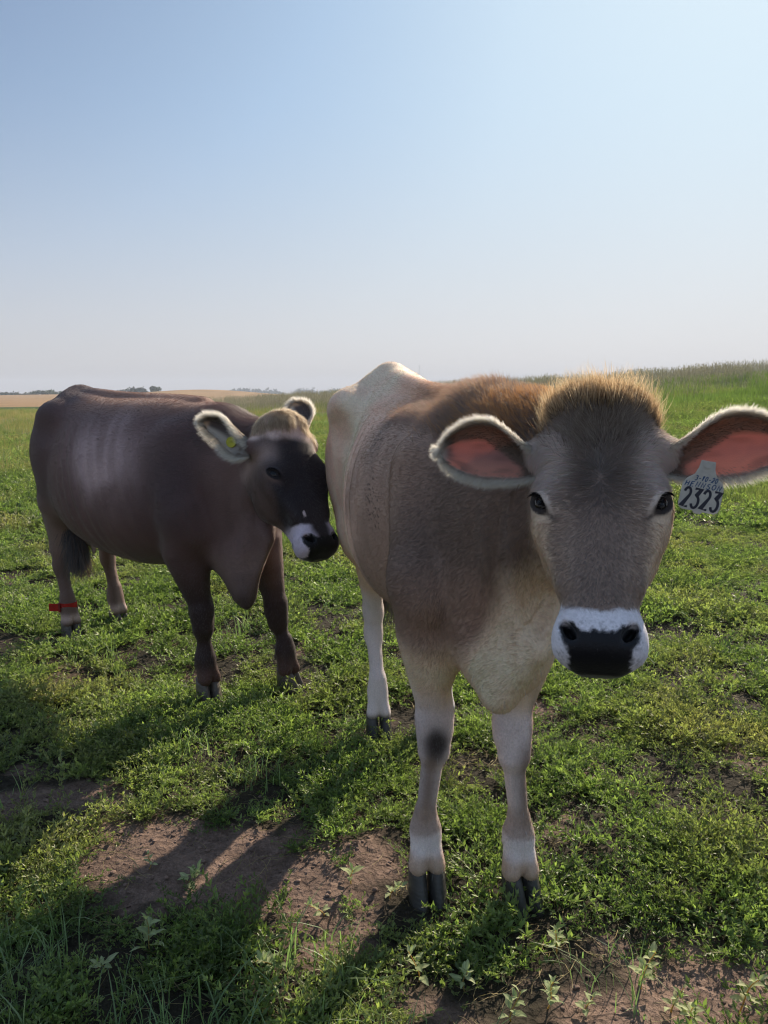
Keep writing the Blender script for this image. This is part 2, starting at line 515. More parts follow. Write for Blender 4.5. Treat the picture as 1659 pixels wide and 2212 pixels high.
def hind_leg(vol, hoof, hock, stifle, sc=1.0, gs=1.0):
    a, l = hoof
    vol.cap(stifle, (hock[0] + .012, hock[1], hock[2] + .06), (.070 * sc, .115 * sc * gs), (.034 * sc, .052 * sc * gs), .05)
    vol.cap((hock[0] + .01, hock[1], hock[2] + .05), (hock[0] + .01, hock[1], hock[2] - .05), (.038 * sc, .052 * sc), (.034 * sc, .040 * sc), .03)
    vol.ball((hock[0] - .036, hock[1], hock[2] + .055), (.024, .022, .035), .03)
    vol.cap((hock[0] - .036, hock[1], hock[2] + .07), (stifle[0] - .13, stifle[1] * .95, stifle[2] - .05), .014, .035, .05)
    vol.cap((hock[0] + .008, hock[1], hock[2] - .04), (a - .012, l, .22), (.030 * sc, .036 * sc), (.027 * sc, .030 * sc), .03)
    vol.cap((a - .012, l, .22), (a - .012, l, .17), (.030 * sc, .032 * sc), (.038 * sc, .040 * sc), .03)
    vol.cap((a - .012, l, .175), (a, l, .125), (.038 * sc, .040 * sc), (.036 * sc, .036 * sc), .02)
    for e in (-1, 1):
        vol.cap((a, l + e * .014, .14), (a + .014, l + e * .024, .092), (.025 * sc, .032 * sc), (.025 * sc, .035 * sc), .012)
        vol.ball((a - .052, l + e * .022, .145), (.013, .012, .017), .012)
    vol.cap((a + .056, l, .145), (a + .062, l, .055), (.0035, .014), (.006, .024), .008, neg=True)

def build_heifer():
    h = headF
    v = Vol(graded([(-.48, 1.20, .0095), (1.20, 1.42, .006), (1.42, 1.90, .0042)]),
            graded([(-.36, -.16, .008), (-.16, .26, .0045), (.26, .36, .008)]),
            graded([(0.03, .84, .008), (.84, 1.40, .0045), (1.40, 1.52, .008)]))
    #     a     ztop  zbot  zc    w    lc
    torso(v, [(-.33, 1.24, .98, 1.13, .05, -.02), (-.26, 1.32, .88, 1.10, .13, -.02), (-.15, 1.385, .80, 1.08, .185, -.025),
              (-.02, 1.430, .74, 1.06, .215, -.03), (.12, 1.405, .71, 1.02, .225, -.02), (.35, 1.358, .675, .99, .268, 0),
              (.58, 1.335, .665, .98, .272, .0), (.78, 1.335, .675, 1.0, .245, .01), (.95, 1.345, .66, 1.02, .205, .02),
              (1.10, 1.315, .645, 1.0, .175, .03), (1.24, 1.22, .67, .97, .12, .04), (1.32, 1.10, .80, .95, .05, .05)], amp_rib=.0032)
    # rump, hips, thighs
    for e in (-1, 1):
        v.ball((.06, e * .205 - .03, 1.290), (.060, .040, .045), .08)
        v.cap((.05, e * .18 - .03, 1.30), (-.05, e * .02 - .04, 1.420), .040, .026, .07)
        v.cap((.05, e * .19 - .02, 1.27), (-.05, e * .19 - .01, 1.05), (.05, .09), (.07, .12), .08)
        v.cap((-.25, e * .09 - .02, 1.20), (-.14, e * .15, 1.18), .035, .05, .09)
        v.cap((-.12, e * .165 - .01, 1.12), (-.06, e * .165, .86), (.095, .185), (.080, .150), .07)
        v.ball((.06, e * .175, .83), (.085, .07, .11), .06)
        v.cap((.97, e * .155, 1.17), (1.05, e * .185 + .01, .92), (.05, .09), (.055, .10), .07)      # shoulder blade
        v.ball((1.07, e * .165 + .01, .86), (.10, .075, .10), .06)
    v.cap((-.06, -.035, 1.418), (.9, .02, 1.322), .022, .024, .05)       # backbone
    v.cap((.84, .02, 1.315), (1.02, .03, 1.32), .035, .035, .06)
    hind_leg(v, (.00, -.095), (-.10, -.100, .430), (.01, -.130, .78))
    hind_leg(v, (-.02, .175), (-.13, .165, .430), (-.01, .140, .78))
    front_leg(v, (1.020, -.128), (1.030, -.112, .455), (1.04, -.135, .74), top=(.078, .098))
    front_leg(v, (1.085, .112), (1.085, .090, .450), (1.05, .145, .74), top=(.072, .095))
    # flanks hollow, elbow pocket
    for e in (-1, 1):
        v.ball((.17, e * .27 - .01, 1.22), (.11, .045, .07), .06, neg=True)
    # brisket and dewlap
    v.cap((1.10, .03, .84), (1.19, .015, .735), (.125, .12), (.085, .085), .06)
    v.cap((1.19, .01, .76), (1.245, -.008, .650), (.072, .075), (.024, .032), .05)
    v.cap((1.245, -.005, .655), (1.35, .040, .80), (.022, .03), (.028, .04), .05)
    v.cap((1.235, .06, .72), (1.30, .085, .86), (.018, .03), (.03, .05), .05)
    # neck
    nk = h.w(0, -.12, .035); th = h.w(0, -.165, .13)
    v.cap((1.00, .03, 1.13), (1.22, .045, 1.12), (.150, .20), (.125, .185), .08)
    v.cap((1.20, .045, 1.12), nk + np.array([-.03, 0, -.04]), (.125, .180), (.088, .115), .07)
    v.cap((1.16, .04, .93), th, (.115, .10), (.075, .07), .07)
    v.cap((1.02, .03, 1.27), nk + np.array([0, 0, .045]), (.045, .05), (.05, .045), .07)
    add_head(v, h, cheek=1.0)
    # loose skin folds down the neck behind the cheek
    v.warp(lambda X, Y, Z: .0055 * np.sin((X * 1.0 + Y * .8 - .15 * Z) * 62) * smooth01(X, 1.22, 1.30) * (1 - smooth01(X, 1.42, 1.48)) * smooth01(1.18 - Z, 0, .15) * smooth01(Z, .75, .85), (1.2, -.36, .7), (1.5, .36, 1.2))
    return v

# ---- dark cow behind on the left
locB, vecB, rzB = frame((-1.65, 4.24), (.756, -.654))
headB = HeadFrame(locB((-.375, 2.985, 1.262)), locB((-.205, 2.775, .772)), vecB((.66, -.72, .30)))

def build_cow():
    h = headB
    v = Vol(graded([(-.50, 1.40, .0105), (1.40, 1.62, .007), (1.62, 2.16, .0052)]),
            graded([(-.46, -.40, .0075), (-.40, .08, .0055), (.08, .42, .0095)]),
            graded([(0.03, .66, .0095), (.66, 1.36, .0055), (1.36, 1.46, .0085)]))
    torso(v, [(-.13, 1.19, .92, 1.08, .06, 0), (-.10, 1.30, .80, 1.05, .14, 0), (-.03, 1.365, .72, 1.02, .205, 0),
              (.06, 1.370, .66, .98, .265, 0), (.15, 1.365, .61, .92, .29, 0), (.40, 1.340, .545, .88, .335, 0),
              (.72, 1.335, .525, .88, .345, 0), (.98, 1.33, .56, .90, .315, -.01), (1.18, 1.305, .60, .93, .255, -.02),
              (1.36, 1.25, .62, .95, .20, -.03), (1.50, 1.15, .66, .93, .14, -.05), (1.58, 1.02, .74, .90, .05, -.06)], amp_rib=.0026, rib=(.2, 1.1), n_up=2.25)
    for e in (-1, 1):
        v.ball((.08, e * .225, 1.215), (.070, .040, .045), .09)
        v.cap((.08, e * .18, 1.24), (-.01, e * .03, 1.335), .045, .03, .08)
        v.cap((.09, e * .20, 1.20), (.0, e * .20, 1.02), (.05, .10), (.07, .13), .08)
        v.cap((-.09, e * .09, 1.17), (.0, e * .15, 1.14), .04, .06, .09)
        v.cap((.045, e * .18, 1.06), (-.005, e * .175, .80), (.10, .155), (.085, .120), .07)
        
        v.cap((1.14, e * .20, 1.13), (1.24, e * .235 - .01, .86), (.06, .11), (.065, .12), .07)
        v.ball((1.25, e * .20 - .01, .78), (.13, .09, .11), .06)
        v.cap((1.08, e * .13, 1.24), (1.20, e * .255 - .01, .90), .022, .030, .05)
        v.ball((.17, e * .33, 1.20), (.12, .05, .08), .06, neg=True)
    v.cap((-.10, 0, 1.355), (1.1, 0, 1.300), .022, .028, .05)
    v.ball((-.07, 0, 1.330), (.05, .03, .04), .05)
    hind_leg(v, (-.05, -.120), (-.125, -.118, .44), (-.03, -.155, .74), 1.15, .95)
    hind_leg(v, (-.05, .170), (-.125, .165, .44), (-.03, .165, .74), 1.15, .95)
    front_leg(v, (1.27, -.158), (1.262, -.165, .355), (1.20, -.195, .66), 1.12, top=(.090, .120))
    front_leg(v, (1.45, .155), (1.41, .140, .345), (1.30, .150, .66), 1.12, top=(.085, .115))
    # udder
    v.ball((.05, .02, .60), (.12, .11, .09), .07)
    for e in (-1, 1):
        v.cap((.10, .02 + e * .05, .55), (.105, .02 + e * .055, .49), .015, .010, .02)
        v.cap((.0, .02 + e * .05, .55), (.0, .02 + e * .055, .485), .015, .010, .02)
    # brisket, dewlap
    v.cap((1.34, -.05, .80), (1.42, -.08, .68), (.15, .13), (.095, .12), .07)
    v.cap((1.42, -.09, .68), (1.51, -.135, .53), (.078, .11), (.030, .055), .06)
    v.cap((1.50, -.13, .56), (1.545, -.14, .48), (.034, .06), (.014, .026), .05)
    v.cap((1.535, -.13, .52), (1.64, -.12, .78), (.016, .030), (.024, .05), .05)
    v.cap((1.48, -.10, .62), (1.60, -.11, .84), (.055, .06), (.05, .07), .06)
    nk = h.w(0, -.12, .045); th = h.w(0, -.165, .14)
    v.cap((1.24, -.02, 1.07), (1.44, -.05, 1.03), (.185, .21), (.150, .18), .08)
    v.cap((1.42, -.05, 1.03), nk + np.array([-.03, 0, -.03]), (.150, .19), (.100, .125), .07)
    v.cap((1.40, -.05, .86), th, (.125, .13), (.075, .08), .07)
    v.cap((1.22, -.02, 1.21), nk + np.array([-.02, 0, .02]), (.055, .06), (.055, .05), .07)
    add_head(v, h, cheek=1.1)
    v.warp(lambda X, Y, Z: .004 * np.sin((X * .8 + Y * .3 - .12 * Z) * 55) * smooth01(X, 1.46, 1.54) * (1 - smooth01(X, 1.70, 1.76)) * smooth01(1.12 - Z, 0, .15) * smooth01(Z, .60, .72), (1.4, -.42, .55), (1.8, .3, 1.15))
    return v
# ------------------------------------------------------------------ coats, fur, eyes, hooves, ears
def coat_material(name, rough=.62, bump=.25, trans=0.0, sheen=.15):
    b = NT(name)
    a = b.n('Attribute', _attribute_name='coat')
    tc = b.n('TexCoord')
    mp = b.n('Mapping', Vector=tc.outputs['Object'], Scale=(40, 90, 90))
    nz = b.n('TexNoise', Vector=mp.outputs[0], Scale=2.2, Detail=5.0, Roughness=.65)
    n2 = b.n('TexNoise', Vector=tc.outputs['Object'], Scale=260.0, Detail=2.0)
    r = b.ramp(nz.outputs[0], [(.25, (.72, .72, .72)), (.75, (1.25, 1.25, 1.25))])
    c = b.mix(.7, a.outputs[0], r.outputs[0], 'MULTIPLY')
    bp = b.n('Bump', Strength=bump, Distance=.004, Height=nz.outputs[0])
    bp2 = b.n('Bump', Strength=bump, Distance=.0015, Height=n2.outputs[0], Normal=bp.outputs[0])
    wet = b.n('Attribute', _attribute_name='wet')
    rg = b.n('MapRange', i0=wet.outputs[2], i3=rough, i4=.42)
    p = b.n('BsdfPrincipled', Base_Color=c, Roughness=rg.outputs[0], Normal=bp2.outputs[0])
    p.inputs['Specular IOR Level'].default_value = .25
    p.inputs['Sheen Weight'].default_value = sheen
    p.inputs['Sheen Roughness'].default_value = .4
    s = p.outputs[0]
    if trans:
        t = b.n('BsdfTranslucent', Color=c); m = b.n('MixShader', i0=trans, i1=s, i2=t.outputs[0]); s = m.outputs[0]
    return b.out(s)

def hair_material(name, trans=.42, gloss=.20, root=None):
    b = NT(name)
    a = b.n('Attribute', _attribute_name='coat')
    ac = a.outputs[0]
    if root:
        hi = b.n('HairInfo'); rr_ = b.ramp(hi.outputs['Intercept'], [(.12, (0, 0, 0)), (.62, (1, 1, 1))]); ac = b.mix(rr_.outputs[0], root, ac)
    d = b.n('BsdfDiffuse', Color=ac); t = b.n('BsdfTranslucent', Color=ac)
    m = b.n('MixShader', i0=trans, i1=d.outputs[0], i2=t.outputs[0])
    g = b.n('BsdfGlossy', Color=(.50, .49, .48, 1), Roughness=.38)
    return b.out(b.n('MixShader', i0=gloss, i1=m.outputs[0], i2=g.outputs[0]).outputs[0])

M_COAT = coat_material('short coat')
M_HAIR = hair_material('hair')
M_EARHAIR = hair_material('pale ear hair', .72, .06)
M_TUFT = hair_material('golden forelock hair', .62, .08, (.10, .065, .045))
b = NT('eye'); M_EYE = b.out(b.n('BsdfPrincipled', Base_Color=(.006, .005, .006, 1), Roughness=.05, Specular_IOR_Level=.3).outputs[0])
b = NT('lash'); M_LASH = b.out(b.n('BsdfDiffuse', Color=(.012, .010, .010, 1)).outputs[0])
b = NT('ear skin')
a_ = b.n('Attribute', _attribute_name='coat')
nz_ = b.n('TexNoise', Scale=70.0, Detail=4.0); bp_ = b.n('Bump', Strength=.35, Distance=.003, Height=nz_.outputs[0])
p_ = b.n('BsdfPrincipled', Base_Color=a_.outputs[0], Roughness=.55, Normal=bp_.outputs[0])
t_ = b.n('BsdfTranslucent', Color=b.mix(1.0, a_.outputs[0], (1.0, .70, .62), 'MULTIPLY'))
M_EAR = b.out(b.n('MixShader', i0=.55, i1=p_.outputs[0], i2=t_.outputs[0]).outputs[0])
def hoof_mat(name, c0, c1):
    b = NT(name)
    tc = b.n('TexCoord'); sp = b.n('SeparateXYZ', Vector=tc.outputs['Object'])
    nz = b.n('TexNoise', Vector=tc.outputs['Object'], Scale=45.0, Detail=4.0)
    wv = b.n('TexWave', Vector=tc.outputs['Object'], _bands_direction='Z', Scale=28.0, Distortion=2.0)
    c = b.mix(nz.outputs[0], c0, c1)
    bp = b.n('Bump', Strength=.5, Distance=.002, Height=wv.outputs[0])
    bp.inputs['Strength'].default_value = .15
    return b.out(b.n('BsdfPrincipled', Base_Color=c, Roughness=.5, Normal=bp.outputs[0]).outputs[0])
M_HOOF = hoof_mat('dark hoof horn', (.020, .021, .024), (.085, .078, .070))
M_HOOF2 = hoof_mat('grey hoof horn', (.035, .028, .024), (.16, .13, .105))

def lerp(a, b, t):
    return a * (1 - t)[:, None] + np.array(b)[None, :] * t[:, None]

def hair_curves(name, parent, roots, dirs, lens, nrm, lift, cols, rad=.00045, npts=4, curl=0.0, mat=None, down=0.0, seed=1, extra=None):
    """short strands: start lifted off the skin by `lift` and settle along `dirs`"""
    n = len(roots); r = np.random.default_rng(seed)
    T = np.linspace(0, 1, npts)
    lens = np.asarray(lens).reshape(-1, 1) * np.ones((n, 1)); lift = np.asarray(lift).reshape(-1, 1) * np.ones((n, 1))
    d0 = dirs * (1 - lift) + nrm * lift; d0 /= np.maximum(np.linalg.norm(d0, axis=1, keepdims=True), 1e-9)
    l1 = lift * .45; d1 = dirs * (1 - l1) + nrm * l1; d1 /= np.maximum(np.linalg.norm(d1, axis=1, keepdims=True), 1e-9)
    P = np.zeros((n, npts, 3)); P[:, 0] = roots - nrm * .0006
    jit = r.normal(size=(n, 3)) * .12
    for k in range(1, npts):
        t = T[k]; d = d0 * (1 - t) + d1 * t + jit + np.array([0, 0, -down]) * t
        if curl: d = d + curl * np.sin(T[k] * 7 + r.uniform(0, 6.28, (n, 1)) * 1.0) * np.cross(dirs, nrm)
        d /= np.linalg.norm(d, axis=1, keepdims=True)
        P[:, k] = P[:, k - 1] + d * lens / (npts - 1)
    cu = bpy.data.hair_curves.new(name)
    cu.add_curves([npts] * n)
    cu.points.foreach_set('position', P.astype(np.float32).ravel())
    ra = cu.attributes.get('radius') or cu.attributes.new('radius', 'FLOAT', 'POINT')
    prof = np.maximum(1 - T ** 1.5 * .9, .08)
    ra.data.foreach_set('value', (np.ones((n, 1)) * prof * rad * r.uniform(.7, 1.3, (n, 1))).astype(np.float32).ravel())
    ca = cu.attributes.new('coat', 'FLOAT_COLOR', 'CURVE')
    c = np.ones((n, 4), np.float32); c[:, :3] = np.clip(cols, 0, 1); ca.data.foreach_set('color', c.ravel())
    cu.materials.append(mat or M_HAIR)
    o = bpy.data.objects.new(name, cu)
    return put(o, parent=parent)

def scatter_on(V, Q, N, C, n, weight, seed=3):
    r = np.random.default_rng(seed)
    a = V[Q[:, 0]]; b = V[Q[:, 1]]; c = V[Q[:, 2]]; d = V[Q[:, 3]]
    area = .5 * np.linalg.norm(np.cross(c - a, d - b), axis=1)
    w = area * weight(( a + c) * .5, N[Q[:, 0]]); w /= w.sum()
    f = r.choice(len(Q), n, p=w)
    u, v = r.random((n, 1)), r.random((n, 1))
    mixf = lambda A: (A[Q[f, 0]] * (1-u) * (1-v) + A[Q[f, 1]] * u * (1-v) + A[Q[f, 2]] * u * v + A[Q[f, 3]] * (1-u) * v)
    n_ = mixf(N); n_ /= np.maximum(np.linalg.norm(n_, axis=1, keepdims=True), 1e-9)
    return mixf(V), n_, mixf(C), r

def tangent(D, N):
    T = D - N * (D * N).sum(1, keepdims=True)
    return T / np.maximum(np.linalg.norm(T, axis=1, keepdims=True), 1e-6)

def head_weight(q):
    """1 on the head proper (head-frame coords), fading into the neck"""
    return smooth01(q[:, 1] + .235 - .35 * np.clip(q[:, 2] - .25, 0, .3), 0, .02) * smooth01(q[:, 1] + .9 * (q[:, 2]) , -.16, -.06) * smooth01(q[:, 2], -.06, -.02) * (1 - smooth01(q[:, 2], .55, .6)) * (1 - smooth01(np.abs(q[:, 0]), .120, .142))

def flow_field(P, N, h, leg_z=.62):
    q = h.inv(P); hw = head_weight(q)
    D = np.zeros_like(P); D[:] = (-1, 0, -.45)
    legs = smooth01(leg_z - P[:, 2], 0, .15)[:, None]
    D = D * (1 - legs) + legs * np.array([-.08, 0, -1.0])
    # forehead whorl: away from a point between and above the eyes
    wx, ws = q[:, 0], q[:, 2] - .150
    up = np.stack([wx * 3.0, np.zeros(len(q)), ws], 1); up /= np.maximum(np.linalg.norm(up, axis=1, keepdims=True), 1e-6)
    Dh = up @ h.M
    side = smooth01(np.abs(q[:, 0]), .08, .11)[:, None]
    Dh = Dh * (1 - side) + side * (np.array([0, -.7, .5]) @ h.M)
    D = D * (1 - hw[:, None]) + Dh * hw[:, None]
    D += .22 * np.stack([vnoise(P, 14, s) for s in (1, 2, 3)], 1)
    return tangent(D, N), q, hw

def face_masks(q, big=0.0):
    x = np.abs(q[:, 0]); n = q[:, 1]; s = q[:, 2]
    wob = .006 * vnoise(q, 60, 5)
    ring = smooth01(s + wob + .25 * x - .0 * n, .383 - big * 1.4, .392 - big * 1.4) * smooth01(.24 - (-n), 0, .02)
    ring = np.maximum(ring, smooth01(s, .34, .38) * smooth01(-n, .055, .075))        # lower jaw and lips too
    ring *= smooth01(s, .33, .36)
    wing = .0600 + big - .014 * smooth01(s, .418, .458)
    top = .4165 - .0135 * smooth01(x, .022, .044)
    fz = .003 * vnoise(q, 240, 8, 2)
    pad = smooth01(s + fz, top, top + .006) * (1 - smooth01(x + fz, wing - .002, wing + .006)) * smooth01(n, -.085, -.075)
    return ring, pad
def eye_parts(h, parent, names=('eye',)):
    for e in (-1, 1):
        c, g, u, v = eye_frame(h, e)
        bm = bmesh.new(); bmesh.ops.create_uvsphere(bm, u_segments=24, v_segments=16, radius=.0312 * h.sc)
        for vv in bm.verts:
            d = np.array(vv.co) / (.0312 * h.sc); k = max(0, d @ g - .80)
            vv.co = Vector(np.array(vv.co) * (1 + .12 * k)) + Vector(c)
        me = bpy.data.meshes.new('eye'); bm.to_mesh(me); bm.free()
        me.polygons.foreach_set('use_smooth', [True] * len(me.polygons)); me.materials.append(M_EYE)
        eo = bpy.data.objects.new('eye', me); put(eo, parent=parent)
        # upper lashes
        n = 90; r = np.random.default_rng(5 + e); t = r.uniform(-.9, .8, n)
        dd = g + u * t[:, None] + v * (.50 * (1 - t ** 2))[:, None]; dd /= np.linalg.norm(dd, axis=1, keepdims=True)
        roots = c + dd * .0370 * h.sc
        dirs = tangent(np.tile(g * .9 - v * .25 + h.M[0] * e * .5, (n, 1)) - u * .35 + r.normal(size=(n, 3)) * .12, dd)
        hair_curves('eyelashes', eo, roots, dirs, r.uniform(.008, .017, n) * h.sc, dd, .8, np.full((n, 3), .012), rad=.0005, mat=M_LASH, down=.5)

def eye_clear(h, P):
    w = np.ones(len(P))
    for e in (-1, 1):
        c, g, u, v = eye_frame(h, e); r = (P - c) / h.sc; tu, tv, tg = r @ u, r @ v, r @ g
        w *= 1 - (tg > 0) * smooth01(1.5 - np.sqrt((tu / .031) ** 2 + (tv / .0165) ** 2), 0, .3)
    return w

def finish(root, V, Q, N, C, h, n_fur, wfn, lenfn, rad, seed):
    pad_ = face_masks(h.inv(V))[1] * head_weight(h.inv(V))
    body = mesh_np('body', V, Q, [M_COAT], True, cols={'coat': C, 'wet': np.repeat(pad_[:, None], 3, 1)}, parent=root)
    w0 = wfn
    wfn = lambda P, N_: w0(P, N_) * eye_clear(h, P)
    P, n_, c, r = scatter_on(V, Q, N, C, n_fur, wfn, seed)
    D, q, hw = flow_field(P, n_, h)
    L, lift = lenfn(P, q, hw, n_)
    c = c * r.uniform(.86, 1.20, (len(c), 1)) * (1 + .06 * r.normal(size=(len(c), 3)))
    hair_curves('coat_hair', body, P, D, L * r.uniform(.6, 1.25, len(P)), n_, lift * r.uniform(.6, 1.3, len(P)), c, rad=rad, seed=seed)
    return body

# ------------------------------------------------------------------ heifer
heifer = empty('cow', (.07, 2.95, 0), rzF, label='pale fawn young cow standing in front, facing the camera with big pink-lined ears', cat='cow')
vF = build_heifer(); VF, QF = vF.surface(); del vF
VF = relax(VF, QF, 2, .45); V2 = relax(VF, QF, 4, .5); w_ = 1 - smooth01(VF[:, :1], 1.12, 1.25); w_ *= smooth01(VF[:, 2:3], .5, .65); VF = VF * (1 - w_) + V2 * w_; NF = vert_normals(VF, QF)

def heifer_colour(V, h):
    q = h.inv(V); hw = head_weight(q); a, l, z = V.T
    nz = vnoise(V, 6, 11); nf = vnoise(V, 18, 12)
    C = np.tile([.27, .195, .160], (len(V), 1))
    C = lerp(C, [.80, .60, .50], smooth01(.74 - a + .12 * nz, 0, .35) * .9)                  # paler ribs and rump
    sk = vnoise(V * (22, 3, 3) + (z * 6)[:, None] * (1, 0, 0), 1.0, 14, 2); C = C * (1 + .16 * sk * smooth01(1.0 - a, 0, .3))[:, None]
    C = lerp(C, [.42, .29, .19], smooth01(z + .02 * nz, 1.25, 1.31) * smooth01(a, .1, .5) * .7)    # warm topline, with sunlit hair tips put into the colour
    C = lerp(C, [.44, .20, .12], smooth01(-.12 - a, 0, .10) * .55)                              # orange sunlight on the back of the thighs put into the coat
    C = lerp(C, [.125, .088, .075], np.exp(-((a - 1.08) / .14) ** 2 - ((z - .93) / .16) ** 2) * .85 * (l < 0) + np.exp(-((a - 1.1) / .16) ** 2 - ((z - .93) / .16) ** 2) * .7 * (l >= 0))
    C = lerp(C, [.085, .068, .062], smooth01(a, .98, 1.16) * smooth01(z, .86, 1.0) * .80)
    C = lerp(C, [.17, .085, .05], np.exp(-((a - 1.22) / .05) ** 2 - ((z - .84) / .09) ** 2 - ((l + .05) / .03) ** 2) * .55)
    spk = smooth01(vnoise(V, 330, 88, 1), .80, .88) * smooth01(vnoise(V, 9, 89, 1), .2, .5) * (a > .6) * (a < 1.05) * (z > .8)
    C = lerp(C, [.01, .008, .006], spk * .9)
    front = smooth01(a, .90, 1.02)
    zl = .80 + .05 * nz + .07 * smooth01(l, -.12, .05) + .20 * smooth01(a, 1.20, 1.33) * smooth01(l, -.13, -.03)
    C = lerp(C, [.66, .60, .49], smooth01(zl - z, 0, .14) * front)                            # cream chest
    C = lerp(C, [.50, .42, .34], smooth01(.74 - z, 0, .08) * (1 - front))
    C = lerp(C, [.56, .57, .66], smooth01(.62 + .03 * nz - z, 0, .14))                         # legs
    C = lerp(C, [.52, .55, .64], smooth01(.62 - z, 0, .1) * (1 - smooth01(a, .3, .5)))         # hind legs nearly white
    # brown fronts of the forelegs, pale band above the hooves, dark knee patch on the right leg
    for (cl, kl, sgn) in ((-.128, -.112, -1), (.112, .090, 1)):
        la = cl + (kl - cl) * smooth01(z, .1, .45); fr = np.exp(-((l - la + .012 * (sgn < 0) - .02 * (sgn > 0)) / .026) ** 2)
        me = (np.abs(l - la) < .09) & (a > .9)
        C = lerp(C, [.11, .080, .066], me * fr * smooth01(.50 - z, 0, .08) * smooth01(z, .185, .24) * .85)
        C = lerp(C, [.20, .155, .125], me * smooth01(z + .006 * nf, .178, .200) * (1 - smooth01(z, .24, .30)) * .75)
        C = lerp(C, [.55, .60, .70], me * smooth01(z + .006 * nf, .135, .155) * (1 - smooth01(z + .006 * nf, .170, .196)) * .8)
        C = lerp(C, [.30, .23, .165], me * (1 - smooth01(z, .118, .148)) * .8)
    C = lerp(C, [.17, .10, .075], (a > .9) * smooth01(l, .105, .135) * smooth01(.64 - z, 0, .08) * smooth01(z, .28, .36) * .7)
    C = lerp(C, [.26, .23, .22], (a > 1.0) * np.exp(-((l + .125) / .05) ** 2 - ((z - .50) / .08) ** 2) * .6)
    k = np.exp(-(((l + .112) / .036) ** 2 + ((z - .452 + .012 * nf) / .046) ** 2) ** 2.2) * (a > 1.02)
    C = lerp(C, [.005, .0035, .003], k * .97)
    C = lerp(C, [.05, .045, .045], (a < .3) * (1 - smooth01(z, .075, .105)) * .85)
    # head
    x = np.abs(q[:, 0]); n = q[:, 1]; s = q[:, 2]; m = hw
    H = np.tile([.23, .19, .165], (len(V), 1))
    H = lerp(H, [.58, .58, .61], smooth01(x + .01 * nf, .028, .070) * smooth01(s, .03, .06) * (1 - smooth01(s, .13, .18)) * .9)
    H = lerp(H, [.52, .53, .58], np.exp(-((x - .088) / .020) ** 2 - ((s - .160) / .035) ** 2) * .85)
    H = lerp(H, [.045, .037, .037], np.exp(-(x / .042) ** 2 - ((s - .155) / .075) ** 2) * .9)   # dark forehead
    H = lerp(H, [.110, .086, .078], np.exp(-(x / .048) ** 4) * smooth01(s, .12, .2) * .75)     # bridge
    H = lerp(H, [.56, .50, .40], smooth01(x + .30 * (-n) + .02 * nf - .12 * np.clip(.3 - s, -.1, .1), .062, .088) * smooth01(s, .19, .22) * .9)  # cheeks
    H = lerp(H, [.20, .15, .115], np.exp(-((x - .062 + (s - .3) * .35) / .012) ** 2 - ((s - .295) / .045) ** 2) * .7)
    H = lerp(H, [.13, .095, .08], np.exp(-((x - .066) / .012) ** 2 - ((s - .225) / .03) ** 2) * .5)
    H = lerp(H, [.50, .45, .38], smooth01(-n, .12, .16) * .8)
    H = lerp(H, [.26, .17, .09], (1 - smooth01(s, -.005, .035)) * .5)
    for e in (-1, 1):      # pale rims, dark lid edges and inner corner
        c, g, u, v = eye_frame(h, e); r = (V - c) / h.sc; rn = np.linalg.norm(r, axis=1)
        tu, tv, tg = r @ u, r @ v, r @ g
        H = lerp(H, [.50, .47, .42], np.exp(-((tu - .004) / .030) ** 2 - (tv / .024) ** 2) * .75 * (tg > 0))
        H = lerp(H, [.012, .010, .010], (tg > 0) * smooth01(1.25 - np.sqrt((tu / .0270) ** 2 + (tv / .0135) ** 2), 0, .25))
        H = lerp(H, [.02, .016, .015], np.exp(-((tu - .036) / .011) ** 2 - ((tv + .001) / .0042) ** 2) * (tg > -.01) * .95)
    ring, pad = face_masks(q)
    H = lerp(H, [.60, .70, .90], ring)
    sp = smooth01(vnoise(q, 1150, 21, 1), .60, .72) * ring * smooth01(s, .396, .406)
    H = lerp(H, [.03, .028, .03], sp * .4 * (x < .066))
    H = lerp(H, [.012, .012, .015], pad)
    C = C * (1 - m[:, None]) + H * m[:, None]
    return np.clip(C * (1 + .07 * nf[:, None] + .05 * nz[:, None]), .004, .9)

CF = np.clip(heifer_colour(VF, headF) ** .80 * (1.20, 1.01, .87), 0, .82)
padF = (face_masks(headF.inv(VF))[1] * head_weight(headF.inv(VF)))[:, None]; CF = CF * (1 - padF) + np.array([.007, .007, .010]) * padF
def wF(P, N):
    q = headF.inv(P); ring, pad = face_masks(q)
    w = np.ones(len(P)) * (1 - .97 * pad)
    return w * (1 + 2.2 * head_weight(q)) * (1 + 1.0 * smooth01(P[:, 0], .9, 1.2)) * (1 - .45 * smooth01(P[:, 1], .1, .25) * (P[:, 0] < 1.2))
def lF(P, q, hw, N):
    L = np.full(len(P), .013); lift = np.full(len(P), .20)
    top = smooth01(P[:, 2], 1.24, 1.30) * smooth01(P[:, 0], .35, .9) * (1 - hw)
    L += top * .022; lift += top * .45
    hump = np.exp(-((P[:, 0] - 1.18) / .16) ** 2) * smooth01(P[:, 2], 1.20, 1.28) * (1 - hw)
    L += hump * .012
    L = L * (1 - hw) + hw * (.0085 + .010 * (1 - smooth01(q[:, 2], .12, .24)))
    ring, pad = face_masks(q); L = L * (1 - .55 * hw * smooth01(q[:, 2], .36, .40))
    lift = lift * (1 - hw) + hw * (.16 + .12 * (1 - smooth01(q[:, 2], .12, .24)))
    L = np.where(P[:, 2] < .6, L * .65, L)
    return L, lift
bodyF = finish(heifer, VF, QF, NF, CF, headF, 420000, wF, lF, .00034, 31)
eye_parts(headF, heifer)

